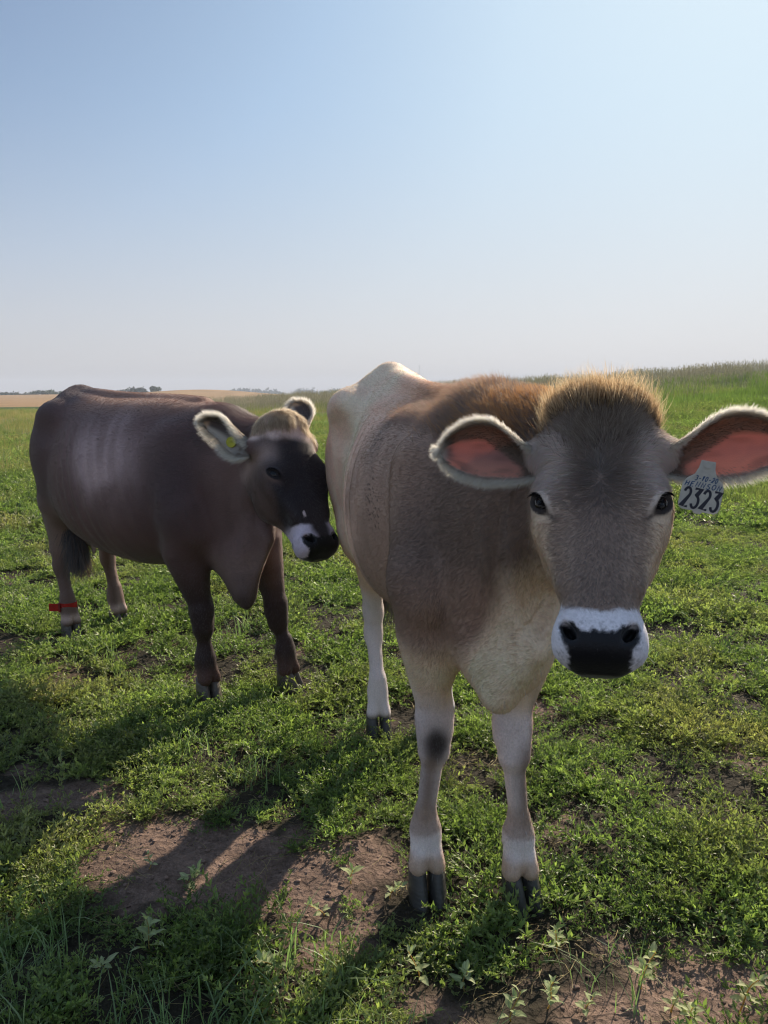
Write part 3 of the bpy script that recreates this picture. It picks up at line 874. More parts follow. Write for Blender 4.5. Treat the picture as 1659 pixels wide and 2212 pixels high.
def tuft(name, parent, V, Q, N, h, n, sel, dirfn, length, c0, c1, rad, seed, lift=.5, curl=0.0, down=0.0, npts=6, mat=None):
    P, nn, c, r = scatter_on(V, Q, N, np.zeros_like(V), n, sel, seed)
    q = h.inv(P) if h is not None else P
    D = tangent(dirfn(P, q, nn), nn)
    # locks: strands in the same cell share a small deviation
    lk = np.stack([vnoise(P, 90, s, 2) for s in (41, 42, 43)], 1)
    D = tangent(D + .45 * lk, nn)
    t = r.random((n, 1)); col = np.array(c0) * (1 - t) + np.array(c1) * t
    L = length(P, q) if callable(length) else length
    return hair_curves(name, parent, P, D, L * r.uniform(.55, 1.2, n), nn, lift * r.uniform(.7, 1.25, n), col, rad=rad, npts=npts, curl=curl, down=down, seed=seed, mat=mat or M_TUFT)

hF = headF
def selP(P, N):
    q = hF.inv(P)
    return smooth01(.034 + .35 * np.clip(np.abs(q[:, 0]) - .06, 0, .1) - q[:, 2], 0, .045) * smooth01(q[:, 1], -.14, -.09) * (np.abs(q[:, 0]) < .100) * smooth01(q[:, 2], -.10, -.06)
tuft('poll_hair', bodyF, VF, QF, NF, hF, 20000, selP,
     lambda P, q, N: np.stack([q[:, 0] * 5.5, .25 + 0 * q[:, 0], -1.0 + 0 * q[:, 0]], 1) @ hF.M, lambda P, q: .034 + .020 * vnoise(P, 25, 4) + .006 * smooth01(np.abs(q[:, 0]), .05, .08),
     (.45, .28, .14), (.95, .74, .46), .00042, 51, lift=.66)  # golden tips: backlight glow put into the hair colour
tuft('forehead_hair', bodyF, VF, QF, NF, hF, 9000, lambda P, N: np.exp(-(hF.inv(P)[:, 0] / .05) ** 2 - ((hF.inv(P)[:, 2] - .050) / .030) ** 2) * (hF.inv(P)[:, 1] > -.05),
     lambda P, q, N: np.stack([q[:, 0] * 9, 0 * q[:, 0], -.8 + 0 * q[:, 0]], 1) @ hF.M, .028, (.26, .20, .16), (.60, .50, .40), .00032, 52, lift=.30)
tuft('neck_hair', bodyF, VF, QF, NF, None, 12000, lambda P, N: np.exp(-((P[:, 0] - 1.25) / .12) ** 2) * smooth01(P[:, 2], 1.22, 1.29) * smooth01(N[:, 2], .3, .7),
     lambda P, q, N: np.tile([-.5, 0, .4], (len(P), 1)), .040, (.50, .22, .07), (.90, .52, .20), .00040, 53, lift=.7)  # orange withers hair brightened in colour to look lit from behind

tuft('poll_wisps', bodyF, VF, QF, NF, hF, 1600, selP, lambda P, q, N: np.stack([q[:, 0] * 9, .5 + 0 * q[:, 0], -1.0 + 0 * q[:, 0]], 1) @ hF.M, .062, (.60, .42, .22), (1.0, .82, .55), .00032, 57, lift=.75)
# whiskers on the lips
Pw, Nw, _, rw = scatter_on(VF, QF, NF, CF, 160, lambda P, N: (hF.inv(P)[:, 2] > .385) * (np.abs(hF.inv(P)[:, 0]) > .045) * (hF.inv(P)[:, 1] < 0) * 1.0, 77)
hair_curves('whiskers', bodyF, Pw, tangent(np.tile([0.3, 0, -.4], (160, 1)), Nw), rw.uniform(.010, .030, 160), Nw, .8, np.full((160, 3), .55), rad=.00028, npts=5, down=.25)

def hooves(root, legs, mat, L=.098, W=.049, H=.075):
    for (a, l, yaw, zc) in legs:
        for e in (-1, 1):
            c, s_ = math.cos(yaw), math.sin(yaw)
            px, py = .006, e * .0232
            hoof_mesh('hoof', root, (a + px * c - py * s_, l + px * s_ + py * c, zc), yaw, L, W, zc + .004, side=e, mat=mat)
hooves(heifer, [(1.020, -.128, 0.05, .094), (1.085, .112, .26, .094), (.0, -.095, 0, .088), (-.02, .175, 0, .088)], M_HOOF)

# ears
def heifer_ear_col(uv, side):
    u, v = uv[:, 0], uv[:, 1]; n = len(u)
    out = np.tile([.30, .245, .20], (n, 1)); out = lerp(out, [.62, .56, .50], smooth01(np.abs(v), .72, .95)); out = lerp(out, [.62, .56, .50], smooth01(u, .86, .97))
    inn = np.tile([.66, .35, .32], (n, 1)); inn = lerp(inn, [.95, .48, .37], smooth01(-v, .10, .65))
    nz = vnoise(np.stack([u * 1.0, v * .5], 1), 14, 3)
    inn = lerp(inn, [.26, .15, .145], smooth01(vnoise(np.stack([u, v * .5], 1), 6, 3, 2) + .3 * v, 0, .9) * .6)
    inn = lerp(inn, [.68, .62, .55], smooth01(np.abs(v), .80, .96)); inn = lerp(inn, [.68, .62, .55], smooth01(u, .90, .98))
    inn = lerp(inn, [.30, .235, .19], np.maximum(smooth01(v + .05 * nz - np.clip(.0 + (u - .42) * 2.2, -1.5, .34), -.12, .16), 1 - smooth01(u, .16, .28)))
    return np.where(side[:, None] > .5, inn, out)

def fringe(name, parent, A, B, N, uv, cfn, n, L, seed, rad=.0004, inside=True, nv=25):
    """pale hairs along the rim and on both skins of an ear"""
    r = np.random.default_rng(seed)
    i = r.choice(len(A), n, p=cfn(uv) / cfn(uv).sum()); u, v = uv[i, 0:1], uv[i, 1:2]
    nu = len(A) // nv; G = A.reshape(nu, nv, 3)
    du = np.gradient(G, axis=0).reshape(-1, 3)[i]; dv = np.gradient(G, axis=1).reshape(-1, 3)[i]
    fu, fv = r.random((n, 1)) - .5, r.random((n, 1)) - .5
    inner = (r.random((n, 1)) < .6) & ((np.abs(v) > .62) | (v > np.clip((u - .42) * 2.2, -1.5, .34)) | (u < .2)) if inside else np.zeros((n, 1), bool)
    base = np.where(inner, B[i], A[i]) + du * fu + dv * fv
    nn = np.where(inner, N[i], -N[i])
    dun = du / np.maximum(np.linalg.norm(du, axis=1, keepdims=True), 1e-9); dvn = dv / np.maximum(np.linalg.norm(dv, axis=1, keepdims=True), 1e-9)
    D = dun * .8 + dvn * v * 1.6 * smooth01(np.abs(v), .4, .95)
    edge = np.maximum(smooth01(np.abs(v), .7, .98), smooth01(u, .88, .99))
    D = tangent(D, nn); ln = L * (.40 + .75 * edge[:, 0]) * r.uniform(.5, 1.2, n)
    t = r.random((n, 1)); col = (np.array([.30, .245, .20]) * (1 - edge) + np.array([.95, .90, .82]) * edge) * (.75 + .5 * t)  # rim hairs lightened in colour to glow as if backlit
    return hair_curves(name, parent, base, D, ln, nn, .22, col, rad=rad, npts=5, seed=seed, mat=M_EARHAIR)

earw = lambda uv: .5 + 2.2 * ((uv[:, 1] > np.clip((uv[:, 0] - .42) * 2.2, -1.5, .34)) | (uv[:, 0] < .2)) + 4.0 * np.maximum(smooth01(np.abs(uv[:, 1]), .72, .97), smooth01(uv[:, 0], .85, .97))
EARF = []
for e, tip_n, tip_s, tip_x in ((1, -.030, .078, .290), (-1, -.020, .080, .312)):
    root_ = hF.w(e * .098, -.068, .072); tip_ = hF.w(e * tip_x, tip_n, tip_s)
    P_, UV_ = ear_surface(root_, tip_, hF.d(e * .12, .90, .46), -hF.M[2], .066, -.03)
    o_, A_, B_, N_, uv_, c_ = ear_object('ear', heifer, P_, UV_, M_EAR, .0045, heifer_ear_col)
    fringe('ear_hair', o_, A_, B_, N_, uv_, earw, 22000, .018, 60 + e)
    EARF.append((P_, UV_, root_, tip_))

# tail of the heifer hangs behind, mostly hidden
def tail(parent, pts, r0, r1, mat_cols, tuftc, n=1400, tl=.30, seed=9, spread=.05):
    pts = np.array(pts, float); m = 26; tt = np.linspace(0, 1, m); k = np.linspace(0, 1, len(pts))
    C_ = np.stack([pchip(tt, k, pts[:, i]) for i in range(3)], 1); V, F = [], []; ns = 10
    for i in range(m):
        t = C_[min(i + 1, m - 1)] - C_[max(i - 1, 0)]; t /= np.linalg.norm(t); a = np.cross(t, (1, .1, 0)); a /= np.linalg.norm(a); b_ = np.cross(t, a)
        r = r0 + (r1 - r0) * tt[i]
        for j in range(ns): V.append(C_[i] + r * (a * math.cos(2 * math.pi * j / ns) + b_ * math.sin(2 * math.pi * j / ns)))
    for i in range(m - 1):
        for j in range(ns): F.append((i * ns + j, i * ns + (j + 1) % ns, (i + 1) * ns + (j + 1) % ns, (i + 1) * ns + j))
    o = mesh_np('tail', V, np.array(F), [M_COAT], True, cols={'coat': np.tile(mat_cols, (len(V), 1))}, parent=parent)
    r = np.random.default_rng(seed); i = r.integers(int(m * .70), m, n); roots = C_[i] + r.normal(size=(n, 3)) * r1 * .6
    d = r.normal(size=(n, 3)); d[:, 2] *= .2; d /= np.linalg.norm(d, axis=1, keepdims=True)
    ax = np.tile([.05, 0, -1.0], (n, 1)) + d * spread / tl
    t = r.random((n, 1)) ** 2; col = np.array(tuftc[0]) * (1 - t) + np.array(tuftc[1]) * t
    hair_curves('tail_switch', o, roots, ax / np.linalg.norm(ax, axis=1, keepdims=True), tl * r.uniform(.45, 1.1, n), d, .12, col, rad=.0011, npts=10, curl=.18, seed=seed)
tail(heifer, [(-.30, -.02, 1.26), (-.36, -.01, 1.15), (-.36, 0, .95), (-.33, .01, .75), (-.31, .02, .60)], .028, .010, (.26, .2, .16), ((.05, .04, .035), (.12, .09, .07)))

# ------------------------------------------------------------------ older dark cow
cow = empty('cow', (-1.65, 4.24, 0), rzB, label='dark brown older cow on the left with a black face and red hind leg band', cat='cow')
vB = build_cow(); VB, QB = vB.surface(); del vB
VB = relax(VB, QB, 2, .45); V2 = relax(VB, QB, 4, .5); w_ = 1 - smooth01(VB[:, :1], 1.3, 1.45); w_ *= smooth01(VB[:, 2:3], .5, .65); VB = VB * (1 - w_) + V2 * w_; NB = vert_normals(VB, QB)
def cow_colour(V, h):
    q = h.inv(V); hw = head_weight(q); a, l, z = V.T
    nz = vnoise(V, 5, 71); nf = vnoise(V, 16, 72)
    C = np.tile([.085, .055, .047], (len(V), 1))
    st = np.clip(.5 + .8 * vnoise(V * (26, 3, 3) + (z * 8)[:, None] * (1, 0, 0), 1.0, 15, 2), 0, 1)
    C = lerp(C, [.50, .46, .45], np.exp(-((a - .80 + .25 * (z - 1.0)) / .26) ** 2 - ((z - 1.06 + .1 * nz) / .16) ** 2) * (.72 + .28 * st) * .8)  # pale flank, with the coat's sky sheen painted into the colour
    st = np.clip(.5 + .8 * vnoise(V * (26, 3, 3) + (z * 8)[:, None] * (1, 0, 0), 1.0, 15, 2), 0, 1)
    C = lerp(C, [.66, .62, .62], np.exp(-((a - .72 + .25 * (z - 1)) / .22) ** 2 - ((z - 1.08) / .15) ** 2) * st * .22)  # streaks of the same painted sheen
    C = lerp(C, [.050, .037, .036], smooth01(.28 - a, 0, .18) * .75)
    C = lerp(C, [.15, .075, .05], smooth01(-.08 - a, 0, .08) * .5)
    C = lerp(C, [.030, .021, .024], np.exp(-((a - 1.22) / .24) ** 2 - ((z - .98) / .25) ** 2) * .85)
    C = lerp(C, [.20, .125, .075], smooth01(z, 1.24, 1.31) * smooth01(a, .15, .4) * (1 - smooth01(a, 1.15, 1.35)) * .75)
    C = lerp(C, [.12, .095, .088], smooth01(a, 1.38, 1.55) * (1 - smooth01(z, 1.12, 1.2)) * .75)
    C = lerp(C, [.20, .165, .14], smooth01(.75 - z + .02 * nf, 0, .14) * smooth01(a, 1.32, 1.42) * (z > .42) * .75)
    C = lerp(C, [.13, .10, .08], smooth01(.85 - z, 0, .12) * (1 - smooth01(a, .12, .2)) * .8)
    C = lerp(C, [.60, .55, .50], np.exp(-((a - .02) / .13) ** 2 - ((z - .56) / .09) ** 2 - (l / .13) ** 2) * .9)
    leg = smooth01(.52 - z, 0, .12)
    C = lerp(C, [.016, .011, .011], smooth01(.74 + .04 * nf - z, 0, .34) * (a > .8) * .95)
    C = lerp(C, [.110, .062, .042], smooth01(.20 + .02 * nf - z, 0, .12) * (a > .8) * .4)
    C = lerp(C, [.085, .064, .050], leg * (a <= .8))
    C = lerp(C, [.25, .21, .17], leg * (a <= .8) * np.exp(-((np.abs(l - .14) - .03) / .02) ** 2) * .6)
    C = lerp(C, [.42, .38, .33], (a <= .8) * np.exp(-((z - .115) / .022) ** 2) * .75)
    x = np.abs(q[:, 0]); n = q[:, 1]; s = q[:, 2]
    H = np.tile([.050, .038, .033], (len(V), 1))
    H = lerp(H, [.075, .058, .048], smooth01(-n, .06, .12) * .7)
    H = lerp(H, [.011, .010, .013], smooth01(n + .35 * smooth01(.10 - x, -.02, .04) * .2, -.05, -.005) * smooth01(s + .015 * nf, .065, .095))
    H = lerp(H, [.011, .010, .013], smooth01(.085 - x, 0, .03) * smooth01(n, -.06, -.03) * smooth01(s + .015 * nf, .065, .10))
    H = lerp(H, [.018, .015, .016], smooth01(s, .27, .34) * smooth01(-n, -.1, .02) * (1 - smooth01(-n, .07, .11)) * .9)
    H = lerp(H, [.50, .47, .41], smooth01(.095 - s + .012 * nf - .25 * smooth01(x, .06, .11) * .1, 0, .03) * smooth01(n, -.10, -.06) * .9)
    H = lerp(H, [.34, .31, .27], np.exp(-((x - .10) / .03) ** 2 - ((s - .11) / .035) ** 2) * .7)
    for e in (-1, 1):
        c, g, u, v = eye_frame(h, e); r = (V - c) / h.sc
        tu, tv, tg = r @ u, r @ v, r @ g
        H = lerp(H, [.15, .125, .11], np.exp(-((tu - .002) / .026) ** 2 - ((tv + .012) / .013) ** 2) * .7 * (tg > 0))
        H = lerp(H, [.008, .007, .008], (tg > 0) * smooth01(1.25 - np.sqrt((tu / .0270) ** 2 + (tv / .0135) ** 2), 0, .25))
        H = lerp(H, [.01, .009, .01], np.exp(-((tu - .036) / .012) ** 2 - ((tv + .001) / .005) ** 2) * .9)
    ring, pad = face_masks(q, .007)
    H = lerp(H, [.50, .56, .66], ring * smooth01(np.abs(n) + x, .02, .05)); H = lerp(H, [.010, .010, .012], pad)
    sp_ = np.exp(-((q[:, 0] - .040) / .006) ** 2 - ((s - .335) / .012) ** 2); H = lerp(H, [.6, .6, .62], smooth01(sp_, .4, .6))
    m = hw
    C = C * (1 - m[:, None]) + H * m[:, None]
    return np.clip(C * (1 + .09 * nf[:, None] + .06 * nz[:, None]), .003, .9)
CB = np.clip(cow_colour(VB, headB) ** .90 * (1.24, .98, .98), 0, .75)
padB = (face_masks(headB.inv(VB), .007)[1] * head_weight(headB.inv(VB)))[:, None]; CB = CB * (1 - padB) + np.array([.007, .007, .009]) * padB
def wB(P, N):
    q = headB.inv(P); ring, pad = face_masks(q, .007)
    return (1 - .97 * pad) * (1 + 1.0 * head_weight(q)) * (1 - .6 * smooth01(P[:, 1], .05, .2))
def lB(P, q, hw, N):
    L = np.full(len(P), .012); lift = np.full(len(P), .15)
    nk = smooth01(P[:, 0], 1.2, 1.4) * smooth01(P[:, 2], 1.10, 1.2) * (1 - hw); L += nk * .018; lift += nk * .35
    L = np.where(hw > .5, .009, L); L = np.where(P[:, 2] < .5, L * .8, L)
    return L, lift
bodyB = finish(cow, VB, QB, NB, CB, headB, 240000, wB, lB, .00045, 32)
eye_parts(headB, cow)
hB = headB
tuft('poll_hair', bodyB, VB, QB, NB, hB, 13000, lambda P, N: smooth01(.042 + .55 * np.clip(-hB.inv(P)[:, 0] - .02, 0, .09) - hB.inv(P)[:, 2], 0, .03) * smooth01(hB.inv(P)[:, 1], -.10, -.06) * (np.abs(hB.inv(P)[:, 0]) < .10) * smooth01(hB.inv(P)[:, 2], -.08, -.05),
     lambda P, q, N: np.stack([q[:, 0] * 3, .1 + 0 * q[:, 0], .9 + 0 * q[:, 0]], 1) @ hB.M, lambda P, q: .030 + .018 * vnoise(P, 40, 6), (.50, .38, .26), (.92, .84, .70), .00042, 54, lift=.20, down=.18, mat=M_EARHAIR)
hooves(cow, [(1.27, -.158, -.25, .092), (1.45, .155, .30, .092), (-.05, -.120, -.1, .086), (-.05, .170, .2, .086)], M_HOOF2, L=.112, W=.054)

def cow_ear_col(uv, side):
    u, v = uv[:, 0], uv[:, 1]; n = len(u)
    out = np.tile([.105, .080, .070], (n, 1)); out = lerp(out, [.33, .29, .25], 1 - smooth01(u, .15, .35)); out = lerp(out, [.5, .45, .38], smooth01(np.abs(v), .8, .97)); out = lerp(out, [.42, .28, .18], smooth01(u, .80, .92))
    inn = np.tile([.085, .065, .065], (n, 1)); inn = lerp(inn, [.5, .46, .40], smooth01(-v, .1, .6)); inn = lerp(inn, [.55, .5, .42], smooth01(np.abs(v), .82, .97)); inn = lerp(inn, [.36, .33, .30], 1 - smooth01(u, .2, .45))
    inn = lerp(inn, [.5, .34, .22], smooth01(u, .84, .95))
    return np.where(side[:, None] > .5, inn, out)
b = NT('dark ear skin')
a_ = b.n('Attribute', _attribute_name='coat')
p_ = b.n('BsdfPrincipled', Base_Color=a_.outputs[0], Roughness=.6); t_ = b.n('BsdfTranslucent', Color=a_.outputs[0])
M_EAR2 = b.out(b.n('MixShader', i0=.2, i1=p_.outputs[0], i2=t_.outputs[0]).outputs[0])
# near ear points back and up to the left, far ear stands up behind the poll
earR_root, earR_tip = hB.w(.108, -.066, .070), locB((-.707, 3.03, 1.245))
earL_root, earL_tip = hB.w(-.098, -.066, .060), locB((-.362, 3.17, 1.318))
P_, UV_ = ear_surface(earR_root, earR_tip, vecB((.25, -.95, -.28)), (0, 0, 1), .074, -.02, w_lo=[(0, .8), (.15, 1.1), (.3, 1.1), (.5, .9), (.7, .62), (.88, .40), (1, .05)], w_up=[(0, .4), (.2, .55), (.4, .75), (.6, .8), (.8, .6), (.92, .4), (1, .05)])
earR_o, A_, B_, N_, uv_, c_ = ear_object('ear', cow, P_, UV_, M_EAR2, .005, cow_ear_col)
fringe('ear_hair', earR_o, A_, B_, N_, uv_, earw, 14000, .032, 63, rad=.00042)
EARB = (P_, UV_)
P_, UV_ = ear_surface(earL_root, earL_tip, vecB((.15, -1.0, -.10)), (1, 0, 0), .060, .02)
o_, A_, B_, N_, uv_, c_ = ear_object('ear', cow, P_, UV_, M_EAR2, .005, cow_ear_col)
fringe('ear_hair', o_, A_, B_, N_, uv_, earw, 9000, .022, 64, rad=.00042)
tail(cow, [(-.13, .0, 1.28), (-.20, .02, 1.15), (-.18, .04, .95), (-.07, -.03, .82), (.01, -.09, .72), (.05, -.10, .54)], .032, .020, (.09, .065, .05), ((.008, .007, .007), (.20, .09, .04)), n=6500, tl=.21, seed=10, spread=.035)
# ------------------------------------------------------------------ the land
def hill_h(x, y):
    r = np.hypot(x, y); az = np.degrees(np.arctan2(x, y))
    Hc = np.interp(az, [-180, -40, -14, -3, 2.6, 9, 16, 27, 60, 180], [0, 0, .25, .85, 1.22, 1.5, 1.78, 2.35, 2.7, 0])
    z = Hc * smooth01(r, 7, 46) * (1 - .8 * smooth01(r, 60, 150))
    z += 3.1 * np.exp(-(((x + 70) / 30) ** 2 + ((y - 300) / 50) ** 2)) + 1.4 * np.exp(-(((x + 160) / 60) ** 2 + ((y - 420) / 80) ** 2))
    return z

def dirt_mask(x, y):
    P = np.stack([x, y], -1).reshape(-1, 2)
    n = vnoise(P, 3.2, 91, 4).reshape(x.shape); n2 = vnoise(P, 11, 92, 2).reshape(x.shape)
    def bl(cx, cy, rx, ry, a=0):
        c, s = math.cos(a), math.sin(a); dx, dy = x - cx, y - cy
        return np.exp(-(((dx * c + dy * s) / rx) ** 2 + ((-dx * s + dy * c) / ry) ** 2))
    m = (.95 * bl(-.42, 2.02, .42, .24, .2) + .8 * bl(-.66, 2.08, .22, .16) + .8 * bl(-.12, 1.72, .20, .30) + .9 * bl(-1.15, 2.45, .42, .28) + .8 * bl(.42, 1.52, .48, .14)
         + .75 * bl(.95, 1.62, .40, .13) + .5 * bl(-1.6, 1.9, .5, .3) + .45 * bl(1.3, 2.7, .35, .12) + .45 * bl(.6, 3.2, .3, .15) + .45 * bl(-.1, 4.0, .8, .2) + .45 * bl(-2.3, 5.5, .8, .25) + .35 * bl(1.6, 3.6, .5, .1))
    m = m - .9 * bl(-.75, 1.55, .55, .13)
    return smooth01(m + .38 * n + .30 * n2, .36, .66)

def micro(x, y):
    P = np.stack([x, y], -1).reshape(-1, 2)
    near = (1 - smooth01(np.hypot(x, y), 5, 12))
    a = vnoise(P, 4, 95, 3).reshape(x.shape) * .016; b_ = vnoise(P, 30, 96, 3).reshape(x.shape) * .006
    return (a + b_ + dirt_mask(x, y) * (.011 * vnoise(P, 17, 98, 3).reshape(x.shape) - .004)) * near

def ground_z(x, y):
    return hill_h(x, y) + micro(x, y)

tx = np.linspace(-1, 1, 461); gx = 1.15 * np.sinh(tx * 8.1)
ty = np.linspace(-.42, 1, 560); gy = 1.9 + .85 * np.sinh(ty * 8.6)
GX, GY = np.meshgrid(gx, gy); GZ = ground_z(GX, GY)
# feet press the soil: keep it level under every hoof
def level(GX, GY, GZ, spots):
    for (sx, sy) in spots:
        w = np.exp(-(((GX - sx) ** 2 + (GY - sy) ** 2) / .10 ** 2)); GZ = GZ * (1 - w) + (-.004) * w
    return GZ
def to_world(O, A, a, l):
    A = np.array(A) / np.linalg.norm(A); return (O[0] + A[0] * a - A[1] * l, O[1] + A[1] * a + A[0] * l)
FEET = [to_world((.07, 2.95), (.166, -.986), a, l) for a, l in ((1.03, -.128), (1.10, .12), (.01, -.095), (-.01, .175))] + \
       [to_world((-1.65, 4.24), (.756, -.654), a, l) for a, l in ((1.28, -.16), (1.46, .16), (-.04, -.12), (-.04, .17))]
GZ = level(GX, GY, GZ, FEET)
ny, nx = GX.shape
ii = np.arange(ny * nx).reshape(ny, nx)
GQ = np.stack([ii[:-1, :-1], ii[:-1, 1:], ii[1:, 1:], ii[1:, :-1]], -1).reshape(-1, 4)
GV = np.stack([GX, GY, GZ], -1).reshape(-1, 3)
dm = dirt_mask(GX, GY).ravel(); rr = np.hypot(GX, GY).ravel(); azg = np.degrees(np.arctan2(GX, GY)).ravel()
gn = vnoise(GV[:, :2] / np.maximum(rr, 3)[:, None] ** .55, 6, 97, 4)
LC = np.tile([.048, .040, .027], (len(GV), 1))  # soil beneath plants darkened: shade between the leaves put into the colour
LC = lerp(LC, [.250, .172, .135], dm)
LC = lerp(LC, [.075, .095, .032], smooth01(rr, 8, 16) * (1 - dm * .3))
left = 1 - smooth01(azg + 6 * gn, -16, -4)
LC = lerp(LC, [.22, .20, .085], left * smooth01(rr + 3 * gn, 15, 19) * (1 - smooth01(rr, 24, 30)) * .75)
LC = lerp(LC, [.19, .17, .075], left * smooth01(rr, 26, 34) * .8)
midd = (1 - smooth01(azg, 3, 10)) * (1 - left)
LC = lerp(LC, [.17, .155, .055], midd * smooth01(rr, 18, 32) * .7)
LC = lerp(LC, [.055, .085, .022], smooth01(rr, 66, 69) * left)
LC = lerp(LC, [.34, .22, .115], smooth01(rr, 82, 86) * (1 - smooth01(azg, -6, -2)))
LC = lerp(LC, [.10, .16, .05], smooth01(rr, 600, 640) * smooth01(azg, -13, -11))
LC = LC * (1 + .16 * gn[:, None])
b = NT('soil and turf')
a_ = b.n('Attribute', _attribute_name='land'); g_ = b.n('NewGeometry')
n1 = b.n('TexNoise', Vector=g_.outputs[0], Scale=26.0, Detail=6.0, Roughness=.7)
n2 = b.n('TexNoise', Vector=g_.outputs[0], Scale=160.0, Detail=4.0, Roughness=.7)
vo = b.n('TexVoronoi', Vector=g_.outputs[0], Scale=55.0)
r1 = b.ramp(n1.outputs[0], [(.3, (.42, .40, .39)), (.7, (1.35, 1.35, 1.35))])
r2 = b.ramp(n2.outputs[0], [(.3, (.7, .7, .7)), (.7, (1.25, 1.25, 1.25))])
c = b.mix(.8, a_.outputs[0], r1.outputs[0], 'MULTIPLY'); c = b.mix(.7, c, r2.outputs[0], 'MULTIPLY')
bp = b.n('Bump', Strength=1.0, Distance=.030, Height=n1.outputs[0]); bp1 = b.n('Bump', Strength=.9, Distance=.010, Height=vo.outputs[0], Normal=bp.outputs[0])
bp2 = b.n('Bump', Strength=.8, Distance=.003, Height=n2.outputs[0], Normal=bp1.outputs[0])
p_ = b.n('BsdfPrincipled', Base_Color=c, Roughness=.92, Normal=bp2.outputs[0]); p_.inputs['Specular IOR Level'].default_value = .2
M_SOIL = b.out(p_.outputs[0])
ground = mesh_np('ground', GV, GQ, [M_SOIL], True, cols={'land': LC}, kind='structure')
ground['label'] = 'bare brown soil and weedy pasture rising to the right'

# ------------------------------------------------------------------ vegetation
def leaf_material(name, cols, dry, scale=1.2, trans=.5, rough=.38, spec=.5):
    """cols: dark/light green; dry: straw colour used in world-space patches and on a few plants"""
    b = NT(name)
    oi = b.n('ObjectInfo'); g = b.n('NewGeometry'); a = b.n('Attribute', _attribute_name='leaf')
    n1 = b.n('TexNoise', Vector=g.outputs[0], Scale=scale, Detail=4.0); n2 = b.n('TexNoise', Vector=g.outputs[0], Scale=scale * 9, Detail=3.0)
    mm = b.n('Math', _operation='ADD', i0=n2.outputs[0], i1=oi.outputs['Random'])
    m2 = b.n('Math', _operation='MULTIPLY', i0=mm.outputs[0], i1=.5)
    n4 = b.n('TexNoise', Vector=g.outputs[0], Scale=scale * .55, Detail=2.0)
    r = b.ramp(m2.outputs[0], [(.2, cols[0]), (.75, cols[1])])
    dr = b.ramp(n1.outputs[0], [(.50, (0, 0, 0)), (.72, (1, 1, 1))])
    dk = b.n('Math', _operation='MULTIPLY', i0=dr.outputs[0], i1=.55)
    c = b.mix(dk.outputs[0], r.outputs[0], dry)
    c = b.mix(1.0, c, a.outputs[0], 'MULTIPLY')
    p = b.n('BsdfPrincipled', Base_Color=c, Roughness=rough); p.inputs['Specular IOR Level'].default_value = spec
    tc = b.mix(1.0, c, (1.15, 1.32, .70), 'MULTIPLY')
    t = b.n('BsdfTranslucent', Color=tc)
    return b.out(b.n('MixShader', i0=trans, i1=p.outputs[0], i2=t.outputs[0]).outputs[0])

M_WEED = leaf_material('knotweed leaves', ((.085, .140, .045), (.25, .345, .125)), (.40, .34, .20), 1.1, trans=.50, rough=.42, spec=.5)
M_GRASS = leaf_material('grass blades', ((.095, .145, .045), (.19, .26, .085)), (.34, .29, .15), .35, rough=.45, spec=.35)
M_STRAW = leaf_material('dry grass', ((.30, .23, .11), (.45, .37, .19)), (.42, .34, .18), .6, trans=.35, rough=.6, spec=.2)
M_SEED = leaf_material('seed heads', ((.34, .30, .25), (.50, .45, .38)), (.40, .30, .25), .2, trans=.15, rough=.6, spec=.2)
M_PIG = leaf_material('pigweed leaves', ((.26, .32, .16), (.46, .50, .28)), (.50, .48, .28), 2.0, trans=.42, rough=.7, spec=.2)
M_BLADE = leaf_material('broad grass blades', ((.15, .24, .11), (.30, .40, .20)), (.40, .38, .22), .8, rough=.4, spec=.4)  # lightened so the lens veil over the shaded grass is in the colour

